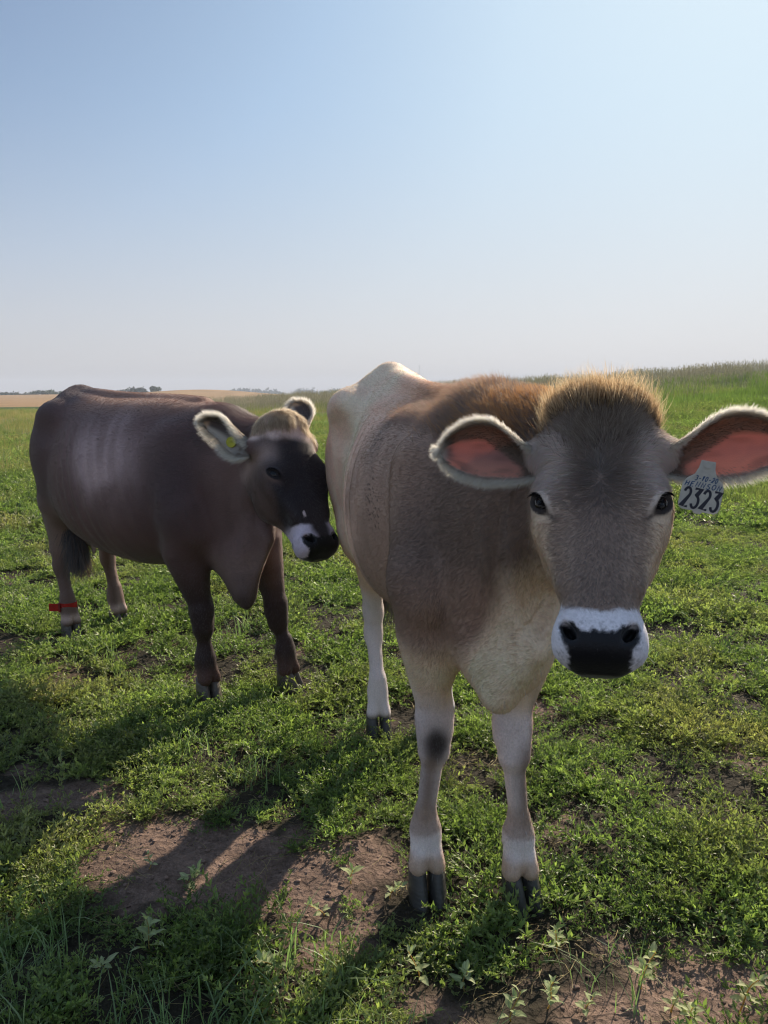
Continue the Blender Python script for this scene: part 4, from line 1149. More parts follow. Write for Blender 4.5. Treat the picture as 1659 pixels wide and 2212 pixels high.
class Soup:
    def __init__(s): s.V, s.F, s.C = [], [], []
    def quad_leaf(s, p, d, n, L, W, c, fold=.25, bend=.12):
        """a folded pointed leaf: 6 points, 4 triangles"""
        d = d / np.linalg.norm(d); sd = np.cross(d, n); sd /= max(np.linalg.norm(sd), 1e-6); n = np.cross(sd, d)
        i = len(s.V); m = p + d * L * .5 - n * fold * W * .5 + n * bend * L * .3
        s.V += [p, p + d * L * .42 + sd * W * .5 + n * bend * L * .25, p + d * L * .42 - sd * W * .5 + n * bend * L * .25, m, p + d * L - n * bend * L * .3]
        s.F += [(i, i + 1, i + 3), (i, i + 3, i + 2), (i + 3, i + 1, i + 4), (i + 3, i + 4, i + 2)]
        s.C += [c] * 5
    def diamond(s, p, d, n, L, W, c):
        d = d / np.linalg.norm(d); sd = np.cross(d, n); sd /= max(np.linalg.norm(sd), 1e-6); n = np.cross(sd, d)
        i = len(s.V)
        s.V += [p, p + d * L * .45 + sd * W * .5 + n * W * .18, p + d * L - n * L * .08, p + d * L * .45 - sd * W * .5 + n * W * .18]
        s.F += [(i, i + 1, i + 2), (i, i + 2, i + 3)]; s.C += [c] * 4
    def stem(s, pts, w, c):
        i = len(s.V)
        for k, p in enumerate(pts):
            ww = w * (1 - .6 * k / len(pts))
            s.V += [p + np.array([ww, 0, 0]), p + np.array([-ww * .5, ww * .87, 0]), p + np.array([-ww * .5, -ww * .87, 0])]; s.C += [c] * 3
        for k in range(len(pts) - 1):
            for j in range(3):
                a, b_ = i + 3 * k + j, i + 3 * k + (j + 1) % 3
                s.F += [(a, b_, b_ + 3), (a, b_ + 3, a + 3)]
    def blade(s, p, az, L, W, lean, c, seg=3):
        h = np.array([math.cos(az), math.sin(az), 0]); sd = np.array([-h[1], h[0], 0]); i = len(s.V)
        for k in range(seg):
            t = k / seg; q = p + h * L * lean * t * t + np.array([0, 0, 1]) * L * t * (1 - .35 * lean * t); w = W * (1 - t * .75) * .5
            s.V += [q + sd * w, q - sd * w]; s.C += [c, c]
        s.V.append(p + h * L * lean + np.array([0, 0, 1]) * L * (1 - .35 * lean)); s.C.append(c)
        for k in range(seg - 1):
            a = i + 2 * k; s.F += [(a, a + 1, a + 3), (a, a + 3, a + 2)]
        a = i + 2 * (seg - 1); s.F.append((a, a + 1, a + 2))
    def mesh(s, name, mats, parent=None, link=True, **k):
        me = bpy.data.meshes.new(name)
        F = np.array(s.F, np.int32); V = np.array(s.V, np.float32)
        me.vertices.add(len(V)); me.loops.add(F.size); me.polygons.add(len(F))
        me.vertices.foreach_set('co', V.ravel()); me.polygons.foreach_set('loop_start', np.arange(0, F.size, 3, dtype=np.int32)); me.loops.foreach_set('vertex_index', F.ravel())
        me.update(calc_edges=True)
        ca = me.color_attributes.new('leaf', 'FLOAT_COLOR', 'POINT'); c = np.ones((len(V), 4), np.float32); c[:, :3] = np.array(s.C); ca.data.foreach_set('color', c.ravel())
        for m in mats: me.materials.append(m)
        me.polygons.foreach_set('use_smooth', [True] * len(F)); me.update()
        o = bpy.data.objects.new(name, me)
        return put(o, parent=parent, **k) if link else o

def weed_clump(seed, radius=.12, nst=22, ll=.0190, lw=.0070, upright=.5):
    r = np.random.default_rng(seed); s = Soup()
    for k in range(nst):
        az = r.uniform(0, 6.283); p = np.array([r.normal() * radius * .35, r.normal() * radius * .35, 0]); L = radius * r.uniform(.5, 1.15); up = r.uniform(.15, 1.0) * upright
        d = np.array([math.cos(az), math.sin(az), 0]); n_ = 9; pts = []
        for j in range(n_ + 1):
            t = j / n_; pts.append(p + d * L * t * (1 - .3 * up * t) + np.array([0, 0, 1]) * (L * up * (1.2 * t - .25 * t * t) + .004 + .004 * math.sin(9 * t + k)))
        c0 = np.array([1, 1, 1]) * r.uniform(.75, 1.15)
        s.stem(pts[::3], .0010, c0 * (1.15, .95, .7))
        for j in range(1, n_ + 1):
            for e in range(2 if j < n_ else 4):
                tv = pts[j] - pts[j - 1]; a2 = r.uniform(0, 6.283)
                ld = tv / np.linalg.norm(tv) * .8 + np.array([math.cos(a2), math.sin(a2), r.uniform(.1, .9)]) * .75
                nn = np.array([r.normal() * .5, r.normal() * .5, 1.0]); sz = r.uniform(.6, 1.25) * (1.1 - .4 * j / n_)
                s.diamond(pts[j], ld, nn, ll * sz, lw * sz, c0 * r.uniform(.8, 1.2) * (1.0 + .25 * (j / n_), 1.0 + .12 * (j / n_), 1.0))
    return s

def grass_patch(seed, size=.9, n=260, h=(.08, .24), w=.004, lean=.5, seg=3):
    r = np.random.default_rng(seed); s = Soup()
    cl = r.uniform(-size / 2, size / 2, (26, 2))
    for k in range(n):
        c = cl[r.integers(26)]; p = np.array([c[0] + r.normal() * size * .07, c[1] + r.normal() * size * .07, 0])
        s.blade(p, r.uniform(0, 6.283), r.uniform(*h), w * r.uniform(.7, 1.3), r.uniform(.1, 1.1) * lean, np.array([1, 1, 1]) * r.uniform(.75, 1.25), seg)
    return s

def seed_patch(seed, size=1.0, n=16, h=(.35, .60)):
    r = np.random.default_rng(seed); s = Soup()
    for k in range(n):
        x, y = r.uniform(-size / 2, size / 2, 2); H_ = r.uniform(*h) * 1.25; az = r.uniform(0, 6.283); ln = r.uniform(.05, .35) * H_
        d = np.array([math.cos(az), math.sin(az), 0]); pts = [np.array([x, y, 0]) + d * ln * t * t + np.array([0, 0, H_ * t]) for t in (0, .35, .7, 1)]
        c = np.array([1, 1, 1]) * r.uniform(.8, 1.2); s.stem(pts, .0024, c)
        for j in range(9):
            t = .74 + .26 * j / 9; p = np.array([x, y, 0]) + d * ln * t * t + np.array([0, 0, H_ * t]); a2 = r.uniform(0, 6.283)
            s.diamond(p, np.array([math.cos(a2) * .5, math.sin(a2) * .5, 1.0]), np.array([math.sin(a2), math.cos(a2), .3]), .042, .013, c)
    return s

def scatter_object(name, protos, P, rz, sc, idx, label, tilt=None):
    me = bpy.data.meshes.new(name); me.vertices.add(len(P)); me.vertices.foreach_set('co', np.asarray(P, np.float32).ravel())
    a = me.attributes.new('rot', 'FLOAT_VECTOR', 'POINT'); v = np.zeros((len(P), 3), np.float32); v[:, 2] = rz
    if tilt is not None: v[:, :2] = tilt
    a.data.foreach_set('vector', v.ravel())
    a = me.attributes.new('scl', 'FLOAT', 'POINT'); a.data.foreach_set('value', np.asarray(sc, np.float32))
    a = me.attributes.new('idx', 'INT', 'POINT'); a.data.foreach_set('value', np.asarray(idx, np.int32))
    o = bpy.data.objects.new(name, me); put(o, kind='stuff', label=label)
    ng = bpy.data.node_groups.new(name, 'GeometryNodeTree')
    ng.interface.new_socket('Geometry', in_out='INPUT', socket_type='NodeSocketGeometry'); ng.interface.new_socket('Geometry', in_out='OUTPUT', socket_type='NodeSocketGeometry')
    N = ng.nodes; K = ng.links; gi = N.new('NodeGroupInput'); go = N.new('NodeGroupOutput'); ip = N.new('GeometryNodeInstanceOnPoints'); jn = N.new('GeometryNodeJoinGeometry')
    for pr in reversed(protos):
        oi = N.new('GeometryNodeObjectInfo'); oi.inputs['Object'].default_value = pr; oi.inputs['As Instance'].default_value = True
        K.new(oi.outputs['Geometry'], jn.inputs[0])
    def attr(nm, t):
        q = N.new('GeometryNodeInputNamedAttribute'); q.data_type = t; q.inputs['Name'].default_value = nm
        return [x for x in q.outputs if x.enabled and x.name == 'Attribute'][0]
    K.new(gi.outputs[0], ip.inputs['Points']); K.new(jn.outputs[0], ip.inputs['Instance']); ip.inputs['Pick Instance'].default_value = True
    K.new(attr('idx', 'INT'), ip.inputs['Instance Index']); K.new(attr('rot', 'FLOAT_VECTOR'), ip.inputs['Rotation']); K.new(attr('scl', 'FLOAT'), ip.inputs['Scale'])
    K.new(ip.outputs[0], go.inputs[0])
    md = o.modifiers.new('scatter', 'NODES'); md.node_group = ng
    return o

def field_points(r0, r1, dens, seed, slope=.72, keep=None):
    """random ground points in front of the camera between distances r0 and r1 (with a margin beyond the frame)"""
    r = np.random.default_rng(seed); y0, y1 = r0 * .80, r1
    area = .5 * ((1.0 + slope * y0) + (1.0 + slope * y1)) * 2 * (y1 - y0); n = int(area * dens)
    # trapezoid sampling
    y = r.uniform(y0, y1, n * 2); hw = .9 + slope * y; acc = r.random(n * 2) < hw / hw.max(); y = y[acc]; hw = hw[acc]
    y, hw = y[:n], hw[:n]
    x = r.uniform(-1, 1, len(y)) * hw; d = np.hypot(x, y); m = (d > r0) & (d < r1); x, y = x[m], y[m]
    if keep is not None:
        k = keep(x, y) > r.random(len(x)); x, y = x[k], y[k]
    return np.stack([x, y, ground_z(x, y)], 1), r

feet_xy = np.array(FEET)
PIGXY = []
def off_feet(x, y, rad=.055):
    d = np.min(np.hypot(x[:, None] - feet_xy[:, 0], y[:, None] - feet_xy[:, 1]), axis=1); return d > rad
PIG_SPOTS = [  # x, y on the ground, height, leaves, leaf length, label
    ((330, 2062), .095, 9, .050, 'blue-green broad-leaved weed in the shade at the bottom left, the largest plant there'),
    ((585, 2085), .060, 7, .038, 'drooping shaded weed between the bare soil and the bottom left grass'),
    ((222, 2100), .055, 6, .034, 'small shaded weed left of the large blue-green one'),
    ((410, 1915), .045, 8, .042, 'star-shaped weed in the middle of the shaded bare soil'),
    ((322, 1885), .050, 5, .022, 'thin upright sprig on the sunlit soil beside the shadow edge'),
    ((700, 1975), .050, 9, .028, 'pale bitten weed on the sunlit soil left of the front hooves'),
    ((758, 1915), .055, 6, .040, 'weed with one bright green leaf at the edge of the soil patch'),
    ((842, 1945), .040, 8, .034, 'flat grey-green rosette touching the front cow\'s right front hoof'),
    ((905, 2110), .085, 9, .036, 'leafy weed at the bottom centre, left of the other pale weeds'),
    ((1004, 2140), .085, 8, .034, 'leggy weed at the bottom centre with a curled top leaf'),
    ((1105, 2205), .070, 8, .034, 'dense green weed cut by the bottom edge of the picture'),
    ((1182, 2180), .085, 12, .032, 'bushy weed cluster below the front cow\'s left front hoof'),
    ((1202, 2060), .080, 9, .034, 'tall weed with a yellowing leaf and pale top leaves'),
    ((1268, 2190), .050, 7, .028, 'low weed on the bare soil, between the bushy cluster and the pale upright one'),
    ((1384, 2140), .110, 11, .040, 'upright weed with large pale leaves standing alone on bare soil at the bottom right'),
    ((1450, 2180), .045, 7, .030, 'small flattened weed right of the pale upright one'),
    ((1486, 2208), .060, 8, .034, 'pale weed at the bottom edge near the right corner'),
    ((1596, 2180), .120, 9, .040, 'tall weed with one bright green leaf nearest the bottom right corner'),
]
def ground_at(u, v):
    a = (u - 829.5) / 1661; bb = (v - 1106) / 1661
    d = (a, math.cos(CAM_PITCH) - bb * math.sin(CAM_PITCH), -math.sin(CAM_PITCH) - bb * math.cos(CAM_PITCH)); t = -CAM_H / d[2]
    return d[0] * t, d[1] * t
PIGXY = np.array([ground_at(*q[0]) for q in PIG_SPOTS])
WEEDS = [weed_clump(100 + i, radius=rng.uniform(.09, .13), upright=[.35, .55, .75, .95][i % 4]).mesh('weed_clump', [M_WEED], link=False) for i in range(10)]
def off_pig(x, y):
    d = np.min(np.hypot(x[:, None] - PIGXY[:, 0], y[:, None] - PIGXY[:, 1]), axis=1); return smooth01(d, .045, .11)
bare = lambda x, y: (1 - dirt_mask(x, y) * .93) * off_feet(x, y, .075) * off_pig(x, y) * (.22 + .78 * smooth01(vnoise(np.stack([x, y], 1), 5.5, 33, 3), -.42, .12))
P, r_ = field_points(1.05, 3.6, 205, 201, keep=bare)
scatter_object('knotweed_mat', WEEDS, P, r_.uniform(0, 6.28, len(P)), r_.uniform(.45, 1.15, len(P)) * (1 - .35 * dirt_mask(P[:, 0], P[:, 1])) * (1 + .35 * vnoise(P[:, :2], 6, 34, 2)), r_.integers(0, 10, len(P)), 'low green knotweed mat around the cows\' feet', tilt=r_.normal(size=(len(P), 2)) * .12)
P, r_ = field_points(3.6, 8.5, 105, 202, keep=bare)
scatter_object('knotweed_mat', WEEDS, P, r_.uniform(0, 6.28, len(P)), r_.uniform(.65, 1.45, len(P)) * (1 + .35 * vnoise(P[:, :2], 4, 34, 2)), r_.integers(0, 10, len(P)), 'low green weeds covering the ground behind the cows', tilt=r_.normal(size=(len(P), 2)) * .1)
P, r_ = field_points(8.5, 26, 20, 203, keep=lambda x, y: bare(x, y) * (1 - .5 * smooth01(np.hypot(x, y), 18, 26)))
scatter_object('pasture_weeds', WEEDS, P, r_.uniform(0, 6.28, len(P)), r_.uniform(1.4, 2.8, len(P)), r_.integers(0, 10, len(P)), 'short weeds of the pasture behind the cows', tilt=r_.normal(size=(len(P), 2)) * .1)
GR = [grass_patch(300 + i, h=((.07, .20), (.10, .28))[i % 2]).mesh('grass_patch', [M_GRASS], link=False) for i in range(6)]
GRD = [grass_patch(320 + i, n=150, h=(.10, .26)).mesh('dry_grass_patch', [M_STRAW], link=False) for i in range(3)]
def gkeep(x, y):
    d = np.hypot(x, y); az = np.degrees(np.arctan2(x, y)); return np.clip(smooth01(d, 6, 12 ) * np.interp(az, [-25, -8, 4, 14], [.22, .4, .8, 1]), 0, 1)
P, r_ = field_points(6, 32, 4.8, 204, keep=gkeep)
scatter_object('pasture_grass', GR, P, r_.uniform(0, 6.28, len(P)), r_.uniform(.55, 1.15, len(P)), r_.integers(0, 6, len(P)), 'green grass of the pasture rising to the right')
P, r_ = field_points(24, 66, 2.0, 205, keep=lambda x, y: np.interp(np.degrees(np.arctan2(x, y)), [-25, -12, 0, 8], [.15, .3, .7, 1]))
scatter_object('pasture_grass', GR, P, r_.uniform(0, 6.28, len(P)), r_.uniform(1.0, 1.7, len(P)), r_.integers(0, 6, len(P)), 'taller grass towards the top of the slope')
def dkeep(x, y):
    d = np.hypot(x, y); az = np.degrees(np.arctan2(x, y)) + 5 * vnoise(np.stack([x, y], 1), .25, 9, 2)
    a = (1 - smooth01(az, -12, -5)) * smooth01(d, 13, 16) * (1 - smooth01(d, 23, 30)); b_ = (1 - smooth01(az, 2, 9)) * smooth01(d, 24, 34) * .8
    return np.clip(np.maximum(a, b_) + .05 + .45 * (1 - smooth01(az, -12, -3)) * smooth01(d, 28, 34), 0, 1)
P, r_ = field_points(12, 62, 1.6, 206, keep=dkeep)
scatter_object('dry_grass', GRD, P, r_.uniform(0, 6.28, len(P)), r_.uniform(.8, 1.5, len(P)), r_.integers(0, 3, len(P)), 'yellowed dry grass in the pasture on the left')
SD = [seed_patch(340 + i).mesh('seed_stalks', [M_SEED], link=False) for i in range(4)]
P, r_ = field_points(26, 62, 2.2, 207, keep=lambda x, y: smooth01(np.degrees(np.arctan2(x, y)), -18, -4) * smooth01(np.hypot(x, y), 22, 38) * .9)
scatter_object('seed_head_grass', SD, P, r_.uniform(0, 6.28, len(P)), r_.uniform(.75, 1.25, len(P)), r_.integers(0, 4, len(P)), 'pale grass seed heads along the skyline')
# finer things in the foreground: narrow grass, straws, clods
NG = [grass_patch(360 + i, size=.22, n=34, h=(.05, .17), w=.0042, lean=.9, seg=4).mesh('grass_tuft', [M_BLADE], link=False) for i in range(5)]
def nk(x, y):
    m = np.exp(-(((x + .80) / .55) ** 2 + ((y - 1.50) / .17) ** 2)) * .9 + np.exp(-(((x + .1) / .35) ** 2 + ((y - 1.38) / .10) ** 2)) * .6 + .008 + .03 * np.exp(-(((x - 1.1) / .5) ** 2 + ((y - 2.2) / .4) ** 2))
    return np.clip(m, 0, 1) * off_feet(x, y, .12)
P, r_ = field_points(1.05, 4.5, 90, 208, keep=nk)
scatter_object('meadow_grass', NG, P, r_.uniform(0, 6.28, len(P)), r_.uniform(.55, 1.25, len(P)), r_.integers(0, 5, len(P)), 'longer soft grass at the bottom left of the picture')
def straw_mesh(seed):
    r = np.random.default_rng(seed); s = Soup()
    for k in range(7):
        p = np.array([*r.uniform(-.06, .06, 2), .004 + r.uniform(0, .008)]); az = r.uniform(0, 6.28); L = r.uniform(.03, .11)
        s.stem([p + np.array([math.cos(az + .5 * t), math.sin(az + .5 * t), .10 * math.sin(3 * t)]) * L * t for t in (0, .35, .7, 1)], .0011, np.array([1, 1, 1]) * r.uniform(.5, 1.1))
    return s
ST = [straw_mesh(380 + i).mesh('straw', [M_STRAW], link=False) for i in range(4)]
P, r_ = field_points(1.05, 4.5, 60, 209, keep=lambda x, y: off_feet(x, y) * .9)
scatter_object('straw_litter', ST, P, r_.uniform(0, 6.28, len(P)), r_.uniform(.5, 1.3, len(P)), r_.integers(0, 4, len(P)), 'thin dry stalks lying on the soil')
def clod_mesh(seed):
    r = np.random.default_rng(seed); bm = bmesh.new(); bmesh.ops.create_icosphere(bm, subdivisions=2, radius=.5)
    V = np.array([v.co for v in bm.verts]); n = vnoise(V, 5, seed, 3)
    n2_ = vnoise(V, 16, seed + 50, 2)
    for v, k, k2 in zip(bm.verts, n, n2_): v.co = v.co * (1 + .40 * k + .22 * k2); v.co.z *= .55
    me = bpy.data.meshes.new('clod'); bm.to_mesh(me); bm.free(); me.materials.append(M_CLOD)
    me.polygons.foreach_set('use_smooth', [True] * len(me.polygons))
    return bpy.data.objects.new('clod', me)
b = NT('clods'); g_ = b.n('NewGeometry'); oi_ = b.n('ObjectInfo'); nz_ = b.n('TexNoise', Vector=g_.outputs[0], Scale=150.0, Detail=5.0)
rc = b.ramp(oi_.outputs['Random'], [(0, (.11, .072, .056)), (1, (.24, .16, .125))]); bp_ = b.n('Bump', Strength=.8, Distance=.003, Height=nz_.outputs[0])
M_CLOD = b.out(b.n('BsdfPrincipled', Base_Color=rc.outputs[0], Roughness=.95, Normal=bp_.outputs[0]).outputs[0])
CLD = [clod_mesh(390 + i) for i in range(5)]
P, r_ = field_points(1.05, 5.0, 1300, 210, keep=lambda x, y: dirt_mask(x, y) * .9 + .05)
scatter_object('soil_clods', CLD, P, r_.uniform(0, 6.28, len(P)), .003 + .014 * r_.random(len(P)) ** 3, r_.integers(0, 5, len(P)), 'small crumbs and clods of brown soil')

# ------------------------------------------------------------------ pigweed plants, each one a thing of its own
def leaf_mesh(L, W, seed):
    """ovate leaf with a keel, wavy rim and a short stalk; lies along +x"""
    r = np.random.default_rng(seed); V, F = [], []; n = 8; m = 5
    for i in range(n):
        t = i / (n - 1); w = W * (math.sin(math.pi * min(t * 1.0, 1) ** .75) ** .8) * .5 * (1 + .10 * math.sin(i * 2.3 + seed)) + .0006
        for j in range(m):
            v = -1 + 2 * j / (m - 1)
            V.append((L * .18 + L * t, v * w, .22 * abs(v) * w + .10 * L * t - .34 * L * t * t + .03 * L * math.sin(9 * t + seed) * abs(v) + .0012 * math.sin(t * 26) * abs(v)))
    for i in range(n - 1):
        for j in range(m - 1): a = i * m + j; F.append((a, a + m, a + m + 1, a + 1))
    k = len(V); V += [(0, .0008, 0), (0, -.0008, 0), (L * .2, .0008, 0), (L * .2, -.0008, 0)]; F.append((k, k + 2, k + 3, k + 1))
    me = bpy.data.meshes.new('leaf'); me.from_pydata(V, [], F); me.materials.append(M_PIG)
    ca = me.color_attributes.new('leaf', 'FLOAT_COLOR', 'POINT'); c = np.ones((len(V), 4), np.float32); c[:, :3] *= rng.uniform(.85, 1.15)
    vv = np.array(V); rib = np.exp(-(vv[:, 1] / (W * .05)) ** 2); c[:, :3] *= (1 + .35 * rib)[:, None]; ca.data.foreach_set('color', c.ravel())
    me.polygons.foreach_set('use_smooth', [True] * len(F)); me.update(); return me
LEAVES = [leaf_mesh(1.0, .52 + .08 * (i % 3), 400 + i) for i in range(5)]

def pigweed(x, y, H, nl, size, label, seed, lean=(0, 0)):
    r = np.random.default_rng(seed); z0 = float(ground_z(np.array([x]), np.array([y]))[0]) - .004
    root = empty('pigweed_plant', (x, y, z0), r.uniform(0, 6.28), label=label, cat='weed', group='pale broad-leaved weeds in the foreground')
    ax = [np.array([lean[0] * t * t + .006 * math.sin(5 * t), lean[1] * t * t, H * t]) for t in np.linspace(0, 1, 7)]
    s = Soup(); s.stem(ax, .0024, np.array([1.3, .8, .6])); s.mesh('stem', [M_PIG], parent=root)
    for k in range(nl):
        t = .25 + .75 * (k + .5) / nl; p = np.array([np.interp(t, np.linspace(0, 1, 7), [q[i] for q in ax]) for i in range(3)])
        az = k * 2.4 + r.uniform(-.4, .4); L = size * (1.12 - .55 * t) * r.uniform(.8, 1.2)
        lf = bpy.data.objects.new('leaf', LEAVES[r.integers(5)]); lf.location = p; lf.scale = (L * .92, L * .8, L)
        lf.rotation_euler = Euler((r.normal() * .25, -(.15 + .75 * t) + r.normal() * .15, az), 'XYZ'); put(lf, parent=root)
for i, ((u_, v_), H_, nl_, sz_, lb_) in enumerate(PIG_SPOTS):
    x_, y_ = ground_at(u_, v_)
    pigweed(x_, y_, H_ * .95, nl_ + 3, sz_ * 1.0, lb_, 500 + i, lean=(rng.normal() * .02, rng.normal() * .02))

# ------------------------------------------------------------------ ear tags and leg band
def plain(name, col, rough=.5, spec=.4, trans=0):
    b = NT(name); g = b.n('TexCoord'); nz = b.n('TexNoise', Vector=g.outputs['Object'], Scale=60.0, Detail=4.0)
    r = b.ramp(nz.outputs[0], [(.3, tuple(.82 * k for k in col)), (.7, tuple(min(1, 1.08 * k) for k in col))])
    p = b.n('BsdfPrincipled', Base_Color=r.outputs[0], Roughness=rough); p.inputs['Specular IOR Level'].default_value = spec
    s = p.outputs[0]
    if trans: s = b.n('MixShader', i0=trans, i1=s, i2=b.n('BsdfTranslucent', Color=r.outputs[0]).outputs[0]).outputs[0]
    return b.out(s)
M_TAG = plain('white tag plastic', (.60, .57, .50), .5, .4, .22)
M_INK = plain('black ink', (.022, .022, .035), .5)
M_PEN = plain('marker ink', (.02, .07, .17), .6)
M_YEL = plain('yellow tag plastic', (.62, .60, .05), .45, .4, .2)
M_RED = plain('red strap', (.42, .025, .018), .7, .2, .1)

def arc(cx, cy, rx, ry, a0, a1, n=9):
    return [(cx + rx * math.cos(R(a0 + (a1 - a0) * i / n)), cy + ry * math.sin(R(a0 + (a1 - a0) * i / n))) for i in range(n + 1)]
GLY = {'2': [arc(.5, .74, .36, .26, 170, -25) + [(.14, .0), (.90, .0)]],
       '3': [[(.12, 1.0), (.86, 1.0), (.46, .62)] + arc(.46, .30, .40, .32, 80, -160)],
       'h3': [arc(.45, .76, .33, .24, 160, -90) + arc(.45, .27, .40, .27, 90, -160)],
       '1': [[(.25, .78), (.55, 1.0), (.42, 0)]], '0': [arc(.5, .5, .36, .5, 90, 450, 16)], '-': [[(.15, .45), (.85, .48)]],
       'H': [[(.15, 1), (.1, 0)], [(.9, 1), (.8, 0)], [(.12, .5), (.85, .55)]], 'E': [[(.85, 1), (.15, .95), (.1, 0), (.85, .02)], [(.13, .5), (.7, .55)]],
       'N': [[(.1, 0), (.18, 1), (.75, .02), (.9, 1)]], 'S': [arc(.52, .76, .33, .23, 40, 230) + arc(.45, .26, .38, .26, 60, -150)], 'O': [arc(.5, .5, .42, .5, 90, 450, 16)]}
def ribbon(paths, w, z):
    V, F = [], []
    for p in paths:
        p = [np.array(q, float) for q in p]; k = len(V)
        for i, q in enumerate(p):
            t = p[min(i + 1, len(p) - 1)] - p[max(i - 1, 0)]; t /= max(np.linalg.norm(t), 1e-9); n = np.array([-t[1], t[0]])
            if 0 < i < len(p) - 1:
                a = p[i] - p[i - 1]; b_ = p[i + 1] - p[i]; a /= max(np.linalg.norm(a), 1e-9); b_ /= max(np.linalg.norm(b_), 1e-9); c = max(.45, math.sqrt(max(0, (1 + a @ b_) / 2))); ww = w / c
            else: ww = w
            V += [(*(q + n * ww / 2), z), (*(q - n * ww / 2), z)]
        for i in range(len(p) - 1): a = k + 2 * i; F.append((a, a + 1, a + 3, a + 2))
    return V, F
def word(txt, x0, y0, cw, ch, gap, shear=0.0, jit=0.0):
    out = []; x = x0; r = np.random.default_rng(4)
    for c in txt:
        dy = r.normal() * jit
        for p in GLY[c]: out.append([(x + cw * a + shear * ch * b_, y0 + dy + ch * b_) for a, b_ in p])
        x += cw + gap
    return out
def slab(name, outline, th, mat, parent, bev=.0006):
    n = len(outline); V = [(x, y, th / 2 - bev) for x, y in outline] + [(x, y, -th / 2) for x, y in outline]
    cx, cy = np.mean([p[0] for p in outline]), np.mean([p[1] for p in outline])
    V += [(x + (cx - x) * .02, y + (cy - y) * .02, th / 2) for x, y in outline]
    F = [tuple(range(2 * n, 3 * n)), tuple(reversed(range(n, 2 * n)))] + [(i, (i + 1) % n, 2 * n + (i + 1) % n, 2 * n + i) for i in range(n)] + [(n + i, n + (i + 1) % n, (i + 1) % n, i) for i in range(n)]
    return mesh_np(name, V, F, [mat], False, parent=parent)
def place_basis(o, loc, X, Z):
    X, Z = Vector(X).normalized(), Vector(Z).normalized(); Y = Z.cross(X).normalized(); X = Y.cross(Z)
    o.matrix_world = Matrix(((X.x, Y.x, Z.x, loc[0]), (X.y, Y.y, Z.y, loc[1]), (X.z, Y.z, Z.z, loc[2]), (0, 0, 0, 1)))

tag = empty('ear_tag', label='large white numbered ear tag pinned in the front cow\'s left ear', cat='ear tag')
ol = [(-.014, .060), (.014, .060), (.016, .044), (.022, .030), (.036, .018), (.040, .008), (.041, -.034), (.038, -.042), (.032, -.046), (.010, -.046), (.006, -.051), (-.006, -.051), (-.010, -.046), (-.032, -.046), (-.039, -.041), (-.041, -.034), (-.040, .008), (-.035, .018), (-.021, .030), (-.016, .044)]
slab('plate', ol, .0018, M_TAG, tag)
def flat(name, paths, w, mat, parent, z=.0013):
    V, F = ribbon(paths, w, z); return mesh_np(name, V, F, [mat], False, parent=parent)
flat('number', word('2323', -.0365, -.0395, .0165, .0395, .0025, shear=.06), .0052, M_INK, tag)
flat('name_lettering', word('HENNSON', -.036, .0035, .0078, .0105, .0026, shear=.20, jit=.0004), .0018, M_PEN, tag, .0014)
gl = dict(GLY); GLY['3'] = GLY['h3']
flat('date_lettering', word('3-10-20', -.019, .0175, .0052, .0100, .0012, shear=.2, jit=.0003), .0017, M_PEN, tag, .0014)
GLY.update(gl)
pin = mesh_np('pin', *(lambda n: ([(0.0075 * math.cos(6.2832 * i / n), .052 + .0075 * math.sin(6.2832 * i / n), .003) for i in range(n)] + [(0.0075 * math.cos(6.2832 * i / n), .052 + .0075 * math.sin(6.2832 * i / n), -.001) for i in range(n)], [tuple(range(n))] + [(i, n + i, n + (i + 1) % n, (i + 1) % n) for i in range(n)]))(16), [M_TAG], False, parent=tag)
TAG_S = .84
TAG_X = Vector((.955, -.30, -.165)); TAG_Z = Vector((-.36, -.90, .10))

def at_px(u, v, Y):
    a = (u - 829.5) / 1661; bb = (v - 1106) / 1661
    d = (a, math.cos(CAM_PITCH) - bb * math.sin(CAM_PITCH), -math.sin(CAM_PITCH) - bb * math.cos(CAM_PITCH)); t = Y / d[1]
    return (d[0] * t, Y, CAM_H + d[2] * t)
place_basis(tag, at_px(1517, 1058, 1.325), TAG_X, TAG_Z)
tag.scale = (TAG_S,) * 3

button = empty('button_ear_tag', label='small round yellow ear tag in the dark cow\'s right ear', cat='ear tag')
def disc(name, r0, r1, th, mat, parent, z=0, n=28):
    V, F = [], []
    for i in range(n):
        a = 6.28318 * i / n; c, s_ = math.cos(a), math.sin(a)
        V += [(r1 * c, r1 * s_, z), (r1 * .96 * c, r1 * .96 * s_, z + th), (r0 * c, r0 * s_, z + th), (r0 * c, r0 * s_, z)]
    for i in range(n):
        a, b_ = 4 * i, 4 * ((i + 1) % n)
        for k in range(3): F.append((a + k, b_ + k, b_ + k + 1, a + k + 1))
    return mesh_np(name, V, F, [mat], False, parent=parent)
disc('disc', .0045, .0215, .003, M_YEL, button)
disc('rim', .019, .0215, .0045, M_YEL, button)
disc('stud', .0012, .0048, .004, M_YEL, button)
disc('stud_hole', .0001, .0016, .0045, M_INK, button)
place_basis(button, at_px(500, 955, 2.955), (.97, -.2, .1), (-.25, -.95, .15))

